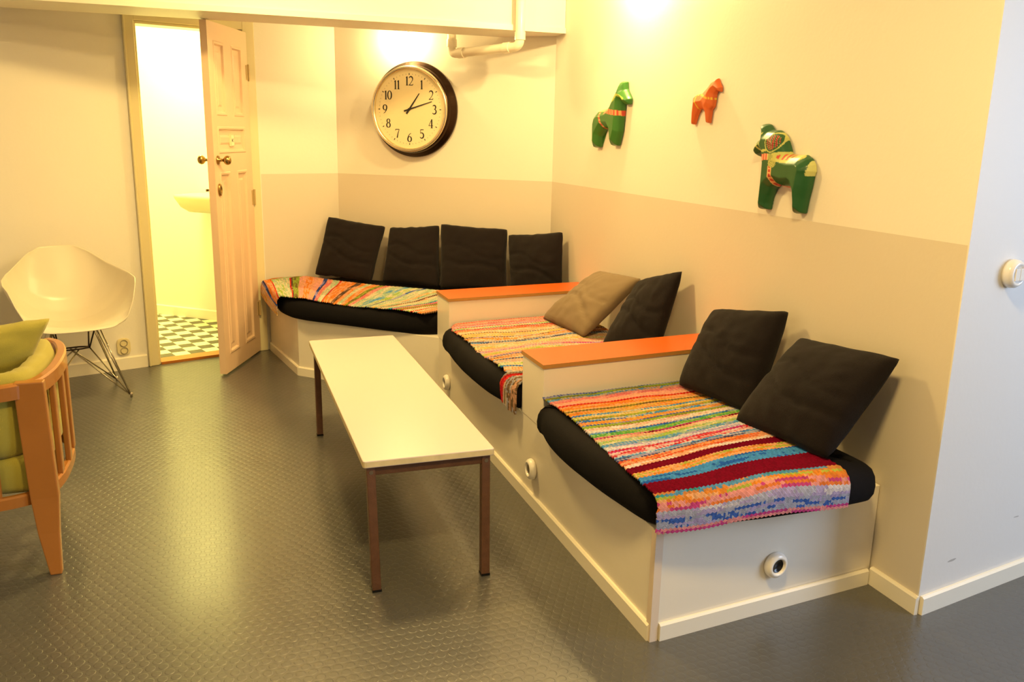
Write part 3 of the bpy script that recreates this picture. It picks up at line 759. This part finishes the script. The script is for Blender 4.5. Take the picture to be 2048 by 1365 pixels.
# ------------------------------------------------------------------ painted wooden horses on the wall
def seg_d(p, a, b):
    a = Vector(a); b = Vector(b); ab = b-a; t = max(0, min(1, (p-a).dot(ab)/max(1e-9, ab.length_squared)))
    return (p-(a+ab*t)).length
def poly_d(p, pts): return min(seg_d(p, a, b) for a, b in zip(pts, pts[1:]))
def horse(name, label, outline, y0, z0, T, paint, vox=.003, xw=-.002, fl=None):
    """outline (u,z): u grows towards the camera (-y); body is carved round, hung flat on the wall"""
    cu = sum(p[0] for p in outline)/len(outline); cz = sum(p[1] for p in outline)/len(outline)
    P = [Vector(p) for p in outline]; n = len(P)
    bm = bmesh.new(); rings = []
    area = sum(P[i].x*P[(i+1) % n].y-P[(i+1) % n].x*P[i].y for i in range(n)); sg = 1 if area > 0 else -1
    nor = []
    for i in range(n):
        a = (P[i]-P[i-1]).normalized(); b = (P[(i+1) % n]-P[i]).normalized(); d = (a+b)
        d = d.normalized() if d.length > 1e-6 else a
        nor.append(Vector((d.y, -d.x))*sg)
    for ins, x in ((T*.10, 0), (T*.02, -T*.12), (0, -T*.35), (T*.02, -T*.62), (T*.09, -T*.82), (T*.20, -T*.95)):
        rings.append([bm.verts.new((x, -(P[i]-nor[i]*ins).x, (P[i]-nor[i]*ins).y)) for i in range(n)])
    for a, b in zip(rings, rings[1:]):
        for k in range(n): bm.faces.new((a[k], a[(k+1) % n], b[(k+1) % n], b[k]))
    f1 = bm.faces.new(rings[0][::-1]); f2 = bm.faces.new(rings[-1])
    bmesh.ops.triangulate(bm, faces=[f1, f2]); bmesh.ops.recalc_face_normals(bm, faces=bm.faces[:])
    me = bpy.data.meshes.new('tmp'); bm.to_mesh(me); bm.free()
    tmp = bpy.data.objects.new('tmp', me); COL.objects.link(tmp)
    r = tmp.modifiers.new('r', 'REMESH'); r.mode = 'VOXEL'; r.voxel_size = vox
    s = tmp.modifiers.new('s', 'SMOOTH'); s.iterations = 4; s.factor = .4
    dg = bpy.context.evaluated_depsgraph_get(); me2 = bpy.data.meshes.new_from_object(tmp.evaluated_get(dg))
    bpy.data.objects.remove(tmp); bpy.data.meshes.remove(me)
    me2.name = name; me2.materials.clear()
    # bulge the trunk and paint the pattern
    ca = me2.color_attributes.new('Col', 'FLOAT_COLOR', 'POINT')
    Pc = P+[P[0]]
    for i, v in enumerate(me2.vertices):
        p = Vector((-v.co.y, v.co.z)); v.co.x *= .5+.85*min(1, poly_d(p, Pc)/.036)**.7; ca.data[i].color = tuple(lin(paint(p, -v.co.x/T)))+(1,)
    o = link(name, me2, M_horse, None, (xw, y0, z0), smooth=True)
    return tag(o, label, 'wooden horse', 'painted wooden horses on the wall')
GRN, CRM, RED, PNK = (40, 92, 48), (196, 196, 110), (170, 44, 36), (222, 110, 84)
BIG = [(-0.0876, 0.3334), (-0.0682, 0.3338), (-0.0532, 0.3304), (-0.0287, 0.3108), (0.0114, 0.3095), (0.0361, 0.2986), (0.0566, 0.2836), (0.0716, 0.2592), (0.0901, 0.2269), (0.124, 0.2223), (0.1799, 0.2239), (0.2072, 0.2115), (0.225, 0.191), (0.2308, 0.1675), (0.225, 0.1513), (0.2187, 0.111), (0.2083, 0.0699), (0.204, 0.0425), (0.1996, 0.0155), (0.1521, 0.0119), (0.1482, 0.0517), (0.1406, 0.0869), (0.1289, 0.1053), (0.0935, 0.1017), (0.0417, 0.1097), (0.016, 0.0925), (0.0009, 0.0658), (-0.0091, 0.0363), (-0.0104, 0.0122), (-0.0619, 0.01), (-0.0603, 0.0497), (-0.0565, 0.1082), (-0.0556, 0.1515), (-0.0554, 0.1831), (-0.0634, 0.22), (-0.0772, 0.2139), (-0.0963, 0.209), (-0.1121, 0.2143), (-0.123, 0.23), (-0.115, 0.2504), (-0.0984, 0.2736), (-0.0778, 0.2838), (-0.0782, 0.2966), (-0.0856, 0.3136)]
def paint_big(p, d):
    u, z = p.x, p.y
    # mane medallion
    q = Vector(((u-.026)/.038, (z-.264)/.037)); r = q.length
    if r < 1:
        if r > .88: return CRM
        k = math.sin((u*1.0+z*.35)*520)
        if r < .74: return (150, 40, 44) if k > .15 else ((206, 150, 96) if k > -.35 else GRN)
        return GRN
    # bridle curve
    if poly_d(p, [(-.118, .245), (-.10, .256), (-.076, .252), (-.064, .238), (-.046, .231), (-.01, .235), (.018, .241)]) < .0045: return CRM
    if poly_d(p, [(-.076, .29), (-.071, .27), (-.076, .252)]) < .002: return CRM
    if poly_d(p, [(-.048, .300), (-.058, .275), (-.048, .25)]) < .0025: return CRM
    # collar
    dc = poly_d(p, [(-.060, .197), (-.03, .2075), (.0, .213), (.03, .213)])
    if dc < .0115:
        if u > .012: return CRM if math.sin(u*900) > -.3 else (90, 110, 60)
        return (212, 84, 66) if math.sin(u*420) > -.2 else (236, 176, 130)
    # saddle
    s = Vector(((u-.105)/.085, (z-.213)/.020)).length
    if s < 1:
        return (204, 84, 70) if (s < .55 and math.sin(u*300) > 0) else CRM
    if Vector(((u-.042)/.024, (z-.192)/.018)).length < 1: return CRM if math.sin(Vector((u-.042, z-.205)).length*900) > -.4 else (120, 130, 70)
    # girth
    g = abs(u-(.030+.012*max(0, (.14-z))/.04))
    if z < .185 and g < .012 and z < .18:
        k = (z*1000) % 17
        return (190, 54, 40) if (g < .0075 and 2.5 < k < 14.5) else (226, 178, 120)
    if z < .109 and .03 < u < .14: return (206, 96, 66)
    # rump and tail stroke
    if z > .15 and u > .2095+(z-.15)*-.1 and u > .2 : 
        if u > .219-(abs(z-.18))*.25: return (206, 206, 130)
    return GRN
horse('wooden_horse', 'largest wooden horse, dark green with red mane medallion, facing left, nearest the bluish wall', BIG, .803, 1.185, .048, paint_big, .0026)
GR1 = [(0.21, 0.3353), (0.2482, 0.332), (0.2559, 0.2929), (0.2921, 0.2599), (0.3051, 0.2454), (0.3017, 0.2188), (0.2564, 0.2171), (0.2383, 0.2318), (0.2339, 0.1976), (0.2305, 0.1545), (0.222, 0.0822), (0.1908, 0.0123), (0.1267, 0.0112), (0.1102, 0.0818), (0.0905, 0.1004), (0.028, 0.0966), (-0.0175, 0.0584), (-0.0301, 0.0006), (-0.0962, -0.0031), (-0.0994, 0.0654), (-0.102, 0.1274), (-0.0821, 0.1734), (-0.0376, 0.1955), (0.0613, 0.2048), (0.1035, 0.2223), (0.1498, 0.2719), (0.1883, 0.3064)]
def paint_green(p, d):
    u, z = p.x, p.y; G = (60, 116, 44)
    if poly_d(p, [(.10, .222), (.145, .232), (.185, .246), (.21, .268), (.235, .262), (.27, .245)]) < .006: return (176, 190, 80)
    if poly_d(p, [(.05, .184), (.10, .19), (.16, .182), (.235, .176)]) < .013 and u > .06: return (206, 74, 56) if math.sin(u*330) > -.1 else (230, 170, 110)
    if z > .185 and u < .08: return (176, 180, 96) if z > .192 else (200, 190, 110)
    if poly_d(p, [(.0, .19), (.02, .15), (.045, .10)]) < .010: return (206, 84, 60) if math.sin(z*380) > -.2 else (230, 180, 120)
    if z > .285 and poly_d(p, [(.15, .272), (.21, .335)]) < .012: return (196, 110, 90)
    if poly_d(p, [(.10, .222), (.15, .272)]) < .010: return (198, 120, 90)
    return G
horse('wooden_horse', 'mid-sized green wooden horse facing right, leftmost on the wall above the bench', GR1, 2.344, 1.4, .042, paint_green, .003)
ORG = [(0.1203, 0.1788), (0.1361, 0.185), (0.1483, 0.1687), (0.1666, 0.1476), (0.1649, 0.1285), (0.1379, 0.1324), (0.1285, 0.1199), (0.1261, 0.0964), (0.1219, 0.07), (0.1035, 0.0555), (0.0959, 0.0029), (0.0739, 0.0031), (0.0613, 0.0443), (0.0451, 0.0596), (0.0119, 0.0603), (-0.0056, 0.0392), (-0.0255, -0.0026), (-0.0464, -0.0025), (-0.0479, 0.046), (-0.0455, 0.083), (-0.0435, 0.1137), (-0.0172, 0.125), (0.0298, 0.1294), (0.0674, 0.1518), (0.0932, 0.1713)]
def paint_orange(p, d):
    u, z = p.x, p.y; Ogn = (216, 104, 46)
    if poly_d(p, [(.03, .122), (.06, .116), (.09, .106), (.125, .102)]) < .0045: return (226, 188, 60) if math.sin(u*500) > -.5 else Ogn
    if poly_d(p, [(-.012, .125), (-.005, .10), (.006, .075), (.012, .062)]) < .003: return (226, 188, 60)
    if z > .117 and u < .03 and math.sin(u*260) > -.2: return (226, 178, 66)
    if poly_d(p, [(.072, .150), (.088, .158), (.10, .168)]) < .005: return (228, 140, 60)
    return Ogn
horse('wooden_horse', 'small orange-red wooden horse facing right, between the two green horses', ORG, 1.388, 1.52, .028, paint_orange, .002)

# ------------------------------------------------------------------ pipe loop under the beam
pipe = thing('water_pipe', 'white painted pipe dropping past the beam, looping under it and rising behind', 'pipe', (-.305, 2.92, 1.95))
bm = bmesh.new()
pa, pb = Vector((-.30, 2.925, 1.955)), Vector((-.58, 3.39, 1.935))
o0 = Vector((-.305, 2.92, 1.95))
def elbow(p, a, b, r, n=6):
    a = (Vector(a)-p).normalized(); b = (Vector(b)-p).normalized(); out = []
    for k in range(n+1):
        t = k/n; out.append((1-t)**2*(p+a*r)+2*t*(1-t)*p+t*t*(p+b*r))
    return out
path = [Vector((pa.x, pa.y, CZ-.002))]+elbow(pa, (pa.x, pa.y, 3), pb, .045)+elbow(pb, pa, (pb.x, pb.y, 3), .04)+[Vector((pb.x, pb.y, CZ-.002))]
add_tube(bm, [p-o0 for p in path], .0265, 20)
bmobj('pipe', bm, M_pipe, pipe, smooth=True)
for (a, b_) in ((Vector((pa.x, pa.y, 2.035)), Vector((pa.x, pa.y, 1.99))), (pa+(pb-pa)*.13, pa+(pb-pa)*.22), (pb+(pa-pb)*.11, pb+(pa-pb)*.2), (Vector((pb.x, pb.y, 1.975)), Vector((pb.x, pb.y, 2.02)))):
    bm = bmesh.new(); add_tube(bm, [a-o0, b_-o0], .0315, 20); bmobj('coupling', bm, M_pipe, pipe, smooth=False)

# ------------------------------------------------------------------ sockets and switch
def round_socket(loc, rz, label, dark=True, hole=M_blackpl):
    t = thing('electrical_outlet', label, 'socket', loc, rz, 'round sockets on the bench fronts')
    bm = bmesh.new(); add_lathe(bm, [(0, -.001), (.041, -.001), (.043, -.008), (.040, -.019), (.032, -.026), (.026, -.026), (.0235, -.022), (.0225, -.010), (0, -.010)], 48, 'Y')
    bmobj('socket_ring', bm, M_plastic, t, smooth=True)
    bm = bmesh.new(); add_lathe(bm, [(0, -.0105), (.0225, -.0105), (.0225, -.018), (.0215, -.0185), (.020, -.0125), (0, -.0125)], 40, 'Y')
    w = bmobj('socket_well', bm, hole, t, smooth=True)
    bm = bmesh.new()
    for x in (-.0095, .0095): add_lathe(bm, [(0, -.0127), (.0026, -.0127), (0, -.0127)], 8, 'Y'); [setattr(v, 'co', v.co+Vector((x, 0, 0))) for v in bm.verts[-17:]] 
    bm.free()
    return t
EA = math.atan2(.096, .882)
round_socket((-.434, .0492, .158), EA, 'white round socket with black centre on the near end panel of the bench')
round_socket((-.8875, 1.0, .160), -PI/2, 'white round socket on the bench front below the nearer armrest', hole=M_greysock)
round_socket((-.8875, 2.305, .152), -PI/2, 'white round socket on the bench front below the farther armrest', hole=M_greysock)
sw = thing('light_switch', 'round white double light switch on the bluish wall at the right edge', 'light switch', (.213, -.118+.213*wbd.y/wbd.x, 1.083), math.atan2(wbd.y, wbd.x))
bm = bmesh.new(); add_lathe(bm, [(0, -.001), (.042, -.001), (.044, -.010), (.042, -.022), (.036, -.030), (.028, -.032), (.026, -.028), (0, -.028)], 48, 'Y'); bmobj('switch_plate', bm, M_plastic, sw, smooth=True)
for x in (-.012, .012):
    bm = bmesh.new(); add_box(bm, x-.0105, x+.0105, -.034, -.0285, -.018, .018); bevel(bm, .002, 2); bmobj('rocker', bm, M_plastic, sw)
ds = thing('electrical_outlet', 'small double wall socket low on the wall beside the door frame', 'socket', dw(-.925, 0, .145), DWA)
bm = bmesh.new()
pl = rounded([(-.040, -.052), (.040, -.052), (.040, .052), (-.040, .052)], .034, 6)
lo = [bm.verts.new((x, -.001, z)) for x, z in pl]; hi = [bm.verts.new((x*.95, -.014, z*.95)) for x, z in pl]
bm.faces.new(hi); bm.faces.new(lo[::-1])
for k in range(len(lo)): bm.faces.new((lo[k], lo[(k+1) % len(lo)], hi[(k+1) % len(lo)], hi[k]))
bmobj('outlet_plate', bm, mat('aged_cream_plastic', (220, 206, 160), rough=.35), ds)
for z in (-.023, .023):
    bm = bmesh.new(); add_lathe(bm, [(.021, -.014), (.022, -.018), (.019, -.019), (.018, -.012), (0, -.012)], 28, 'Y')
    for v in bm.verts: v.co.z += z
    bmobj('socket_well', bm, M_greysock, ds, smooth=True)

# ------------------------------------------------------------------ white shell armchair on a wire base
sh = thing('shell_chair', 'white moulded plastic armchair on a chromed wire base against the left wall', 'chair', (-2.795, 3.105, 0), math.radians(16))
KC = [(0, -.285, .415), (.08, -.265, .422), (.2, -.19, .415), (.35, -.06, .398), (.5, .07, .405), (.6, .15, .44), (.7, .205, .51), (.8, .24, .60), (.9, .268, .70), (1, .295, .80)]
KE = [(0, .17, -.27, .425), (.08, .235, -.262, .47), (.18, .272, -.235, .56), (.28, .292, -.19, .635), (.36, .303, -.13, .658), (.48, .300, .0, .668), (.6, .275, .10, .682), (.72, .235, .175, .705), (.82, .195, .225, .735), (.91, .15, .262, .768), (1, .085, .288, .797)]
def tab_(T, v):
    for a, b in zip(T, T[1:]):
        if v <= b[0]+1e-9:
            t = (v-a[0])/(b[0]-a[0]); t = t*t*(3-2*t)*.5+t*.5
            return [x+(y-x)*t for x, y in zip(a[1:], b[1:])]
    return list(T[-1][1:])
NU, NV = 40, 44; bm = bmesh.new(); g = []
for i in range(NV+1):
    v = i/NV; cy, cz = tab_(KC, v); ex, ey, ez = tab_(KE, v); r = []
    for j in range(NU+1):
        u = -1+2*j/NU; a = abs(u)*PI/2; k = 1-math.cos(a)
        x = math.copysign(ex*math.sin(a)**.95, u) if u else 0
        fl = max(0, abs(u)-.86)/.14*.014*max(0, 1-abs(v-.38)/.35)
        r.append(bm.verts.new((x+math.copysign(fl, u), cy+(ey-cy)*k, cz+(ez-cz)*k**(1.0 if v > .15 else 1.3))))
    g.append(r)
for i in range(NV):
    for j in range(NU): bm.faces.new((g[i][j], g[i][j+1], g[i+1][j+1], g[i+1][j]))
so = bmobj('seat_shell', bm, M_shell, sh, smooth=True)
md = so.modifiers.new('t', 'SOLIDIFY'); md.thickness = .006; md.offset = 0
md = so.modifiers.new('s', 'SUBSURF'); md.levels = 1; md.render_levels = 1
bm = bmesh.new(); bd = bmesh.new()
NF = .265
for sx_ in (-1, 1):
    add_tube(bd, [(sx_*.10, -.10, .402), (sx_*.075, -.012, NF)], .0042, 8); add_tube(bd, [(sx_*.10, .11, .402), (sx_*.075, .012, NF)], .0042, 8)
add_tube(bd, [(-.075, -.012, NF), (-.03, -.028, NF), (.03, -.028, NF), (.075, -.012, NF)], .0045, 8)
add_tube(bd, [(-.075, .012, NF), (-.03, .028, NF), (.03, .028, NF), (.075, .012, NF)], .0045, 8)
for sx_ in (-1, 1): add_tube(bd, [(sx_*.075, -.012, NF), (sx_*.075, .012, NF)], .0045, 8)
wb_ = bmobj('base_frame', bd, M_darkwire, sh, smooth=True)
for sx_, sy_ in ((-1, -1), (1, -1), (1, 1), (-1, 1)):
    bm = bmesh.new(); F_ = Vector((sx_*.235, sy_*.19+.0, .006))
    for q in ((sx_*.115, sy_*.115, .40), (sx_*.10, sy_*.07, .40), (sx_*.075, sy_*.012, NF), (-sx_*.02, sy_*.028, NF)):
        q = Vector(q); add_tube(bm, [q, F_+(q-F_).normalized()*.012], .0038, 8)
    add_tube(bm, [F_+Vector((0, 0, .02)), F_-Vector((0, 0, .006))], .007, 10)
    l = bmobj('leg', bm, M_chrome, sh, smooth=True)

# ------------------------------------------------------------------ wooden barrel armchair with green upholstery (left edge)
ac = thing('wooden_armchair', 'honey-coloured wooden armchair with slatted sides and lime green cushions at the left edge', 'armchair', (-3.0, 1.2, 0))
UR = [(.335, .47), (.385, .40), (.418, .25), (.425, .08), (.415, -.06), (.385, -.165), (.30, -.225), (.15, -.255), (0, -.265), (-.15, -.255), (-.30, -.225), (-.385, -.165), (-.415, -.06), (-.425, .08), (-.418, .25), (-.385, .40), (-.335, .47)]
def band(path, z0, z1, w, name, m, inset=0., n=6):
    Pp = catmull(path, n, closed=False); bm = bmesh.new(); rings = []
    for i, p in enumerate(Pp):
        d = (Pp[min(i+1, len(Pp)-1)]-Pp[max(i-1, 0)]).normalized(); nn = Vector((d.y, -d.x))   # inward for this winding
        q = p+nn*inset
        a, b = q+nn*w, q
        za = z1; e = min(.006, w*.3)
        pr = [(b, z0), (b, z1-e), (b+nn*e, z1), (a-nn*e, z1), (a, z1-e), (a, z0)]
        rings.append([bm.verts.new((x.x, x.y, z)) for x, z in pr])
    for a, b in zip(rings, rings[1:]):
        for k in range(6): bm.faces.new((a[k], a[(k+1) % 6], b[(k+1) % 6], b[k]))
    bm.faces.new(rings[0]); bm.faces.new(rings[-1][::-1])
    return bmobj(name, bm, m, ac)
band(UR, .600, .650, .034, 'top_rail', M_wood); band(UR, .235, .275, .026, 'lower_rail', M_wood, inset=.004)
def bar(name, pts, m=M_wood):
    bm = bmesh.new(); rings = []
    for (x, y, z, wx, wy) in pts: rings.append([bm.verts.new((x+a*wx, y+b*wy, z)) for a, b in ((-1, -1), (1, -1), (1, 1), (-1, 1))])
    for a, b in zip(rings, rings[1:]):
        for k in range(4): bm.faces.new((a[k], a[(k+1) % 4], b[(k+1) % 4], b[k]))
    bm.faces.new(rings[0][::-1]); bm.faces.new(rings[-1]); bmesh.ops.recalc_face_normals(bm, faces=bm.faces[:]); bevel(bm, .004, 2, .6)
    return bmobj(name, bm, m, ac)
for sx_ in (1, -1):
    bar('leg', [(sx_*.398, -.245, 0, .018, .016), (sx_*.385, -.22, .14, .032, .018), (sx_*.382, -.205, .26, .042, .019), (sx_*.372, -.19, .50, .044, .019), (sx_*.368, -.185, .652, .044, .019)])
    bar('leg', [(sx_*.29, .44, 0, .018, .018), (sx_*.315, .45, .26, .026, .024), (sx_*.335, .455, .60, .026, .024)])
    for yy, xx in ((-.02, .405), (.11, .413), (.24, .408)):
        bar('slat', [(sx_*xx, yy, .27, .009, .020), (sx_*xx, yy, .604, .009, .020)])
for xx in (-.24, -.12, 0, .12, .24):
    bar('slat', [(xx, -.245+.03*(abs(xx)/.24)**2, .27, .020, .009), (xx, -.245+.03*(abs(xx)/.24)**2, .604, .020, .009)])
# upholstery
def puff(path, z0, z1, w, inset, name):
    Pp = catmull(path, 6, closed=False); bm = bmesh.new(); rings = []
    for i, p in enumerate(Pp):
        d = (Pp[min(i+1, len(Pp)-1)]-Pp[max(i-1, 0)]).normalized(); nn = Vector((d.y, -d.x)); c0 = p+nn*(inset+w/2)
        r = []
        for k in range(20):
            a = 2*PI*k/20; ca_, sa_ = math.cos(a), math.sin(a)
            ca_ = math.copysign(abs(ca_)**.6, ca_); sa_ = math.copysign(abs(sa_)**.6, sa_)
            ez = 1 if 1 < i < len(Pp)-2 else .8
            q = c0+nn*(w/2*ca_*ez); r.append(bm.verts.new((q.x, q.y, (z0+z1)/2+(z1-z0)/2*sa_*ez+.006*nz(i*.35, k*.2, 3))))
        rings.append(r)
    for a, b in zip(rings, rings[1:]):
        for k in range(20): bm.faces.new((a[k], a[(k+1) % 20], b[(k+1) % 20], b[k]))
    bm.faces.new(rings[0]); bm.faces.new(rings[-1][::-1])
    return bmobj(name, bm, M_green, ac, smooth=True)
bk_ = puff(UR[1:-1], .39, .675, .085, .034, 'back_cushion'); bk_['label'] = 'lime green wrap-around back cushion'
bm = box_bm(-.36, .36, -.19, .47, .265, .395, .03); o = bmobj('seat_cushion', bm, M_green, ac, smooth=True); o['label'] = 'lime green seat cushion'
cushion('throw_pillow', (-3.06, 1.18, .80), (-2.592, 1.33, .800), (-2.72, 1.33, .50), (-3.08, 1.26, .47), .13, M_green, 'lime green pillow standing in the wooden armchair at the left edge', None, 12, pinch=.09)

# ------------------------------------------------------------------ lamps (warm) and daylight
def light(name, kind, loc, energy, color, size=.1, rot=None, size_y=None, spread=None, blend=.6, cone=None):
    l = bpy.data.lights.new(name, kind); l.energy = energy; l.color = color
    if kind == 'AREA':
        l.size = size
        if size_y: l.shape = 'RECTANGLE'; l.size_y = size_y
        if spread: l.spread = spread
    else: l.shadow_soft_size = size
    if kind == 'SPOT': l.spot_size = cone; l.spot_blend = blend
    o = bpy.data.objects.new(name, l); COL.objects.link(o); o.location = loc
    if rot: o.rotation_euler = rot
    return o
def aim(loc, tgt):
    return (Vector(tgt)-Vector(loc)).to_track_quat('-Z', 'Y').to_euler()
WARM = (1, .69, .24); WARM2 = (1, .73, .30)
def wall_lamp(loc, rz, label, up=True):
    t = thing('wall_lamp', label, 'lamp', loc, rz)
    bm = bmesh.new(); add_lathe(bm, [(0, -.0), (.045, -.0), (.04, -.012), (.008, -.016), (.008, -.05), (0, -.05)], 24, 'Y'); bmobj('lamp_mount', bm, M_plastic, t, smooth=True)
    bm = bmesh.new(); add_lathe(bm, [(.008, .07), (.03, .05), (.042, -.02), (.040, -.02), (.028, .048), (.008, .066)], 24, 'Z')
    for v in bm.verts: v.co.y -= .07
    bmobj('lamp_shade', bm, M_plastic, t, smooth=True)
    bm = bmesh.new(); add_lathe(bm, [(0, -.028), (.014, -.024), (.022, -.008), (.018, .012), (.01, .03), (0, .03)], 20, 'Z')
    for v in bm.verts: v.co.y -= .07
    bmobj('bulb', bm, M_bulb, t, smooth=True)
    return t
lc = Vector((-.80, 0)); lcx = -.80; tt = (lcx-CB[0])/(0-CB[0]); lcy = CB[1]+(3.108-CB[1])*tt
wall_lamp((lcx-cdir.x*.002, lcy-cdir.y*.002, 2.115), BKA, 'small white wall lamp glowing above the clock, mostly hidden by the beam')
lp = Vector((lcx, lcy, 2.06))-Vector((cdir.x, cdir.y, 0))*.085
light('clock_lamp_light', 'POINT', (lp.x, lp.y, 2.085), 14, WARM2, .03)
wall_lamp((-.002, 1.93, 2.42), -PI/2, 'small white wall lamp on the right wall above the horses')
light('right_lamp_light', 'POINT', (-.10, 1.93, 2.36), 36, WARM2, .03)
# ceiling fittings
def ceiling_lamp(x, y, label, energy, rad=.16, col=WARM):
    t = thing('ceiling_lamp', label, 'lamp', (x, y, CZ-.001), 0)
    bm = bmesh.new(); add_lathe(bm, [(0, 0), (rad, 0), (rad, -.03), (rad*.9, -.034), (0, -.034)], 40, 'Z'); bmobj('lamp_base', bm, M_plastic, t)
    l = light('ceiling_light', 'AREA', (x, y, CZ-.045), energy, col, rad*2); l.data.shape = 'DISK'
    return t
ceiling_lamp(-1.7, 2.0, 'round ceiling lamp over the middle of the room', 33)
ceiling_lamp(-1.3, -.9, 'round ceiling lamp above the camera side of the room', 36)
ceiling_lamp(-3.4, -1.2, 'round ceiling lamp in the unseen left part of the room', 9)
# toilet room lamp
wc = light('wc_light', 'AREA', (-2.3, 4.55, CZ-.05), 46, (1, .91, .30), .35)
# daylight through the window
win = light('window_daylight', 'AREA', (WX-.02, -2.0, 1.6), 44, (.58, .74, 1), 1.6, rot=(0, math.radians(-90), 0), size_y=1.4)
win.rotation_euler = aim(win.location, (.3, -.4, 1.3))
w = bpy.data.worlds.new('sky'); sc.world = w; w.use_nodes = True
w.node_tree.nodes['Background'].inputs[0].default_value = (.62, .76, 1, 1); w.node_tree.nodes['Background'].inputs[1].default_value = .6

# ------------------------------------------------------------------ camera
cam = bpy.data.cameras.new('camera'); co = bpy.data.objects.new('camera', cam); COL.objects.link(co)
yaw, pitch, roll = .3394351910283622, .23551320433154466, -.021175031231472415
fwd = Vector((math.sin(yaw)*math.cos(pitch), math.cos(yaw)*math.cos(pitch), -math.sin(pitch)))
right = Vector((math.cos(yaw), -math.sin(yaw), 0)); down = fwd.cross(right)
r_ = math.cos(roll)*right+math.sin(roll)*down; d_ = -math.sin(roll)*right+math.cos(roll)*down
Mx = Matrix((r_, -d_, -fwd)).transposed().to_4x4(); Mx.translation = Vector((-2.0515, -2.0086, 1.4575))
co.matrix_world = Mx
cam.sensor_width = 36; cam.lens = 1720.25/2048*36; cam.clip_start = .05
sc.camera = co
sc.view_settings.view_transform = 'Standard'; sc.view_settings.look = 'None'; sc.view_settings.gamma = 1
sc.view_settings.exposure = 0.82
sc.view_settings.use_curve_mapping = False
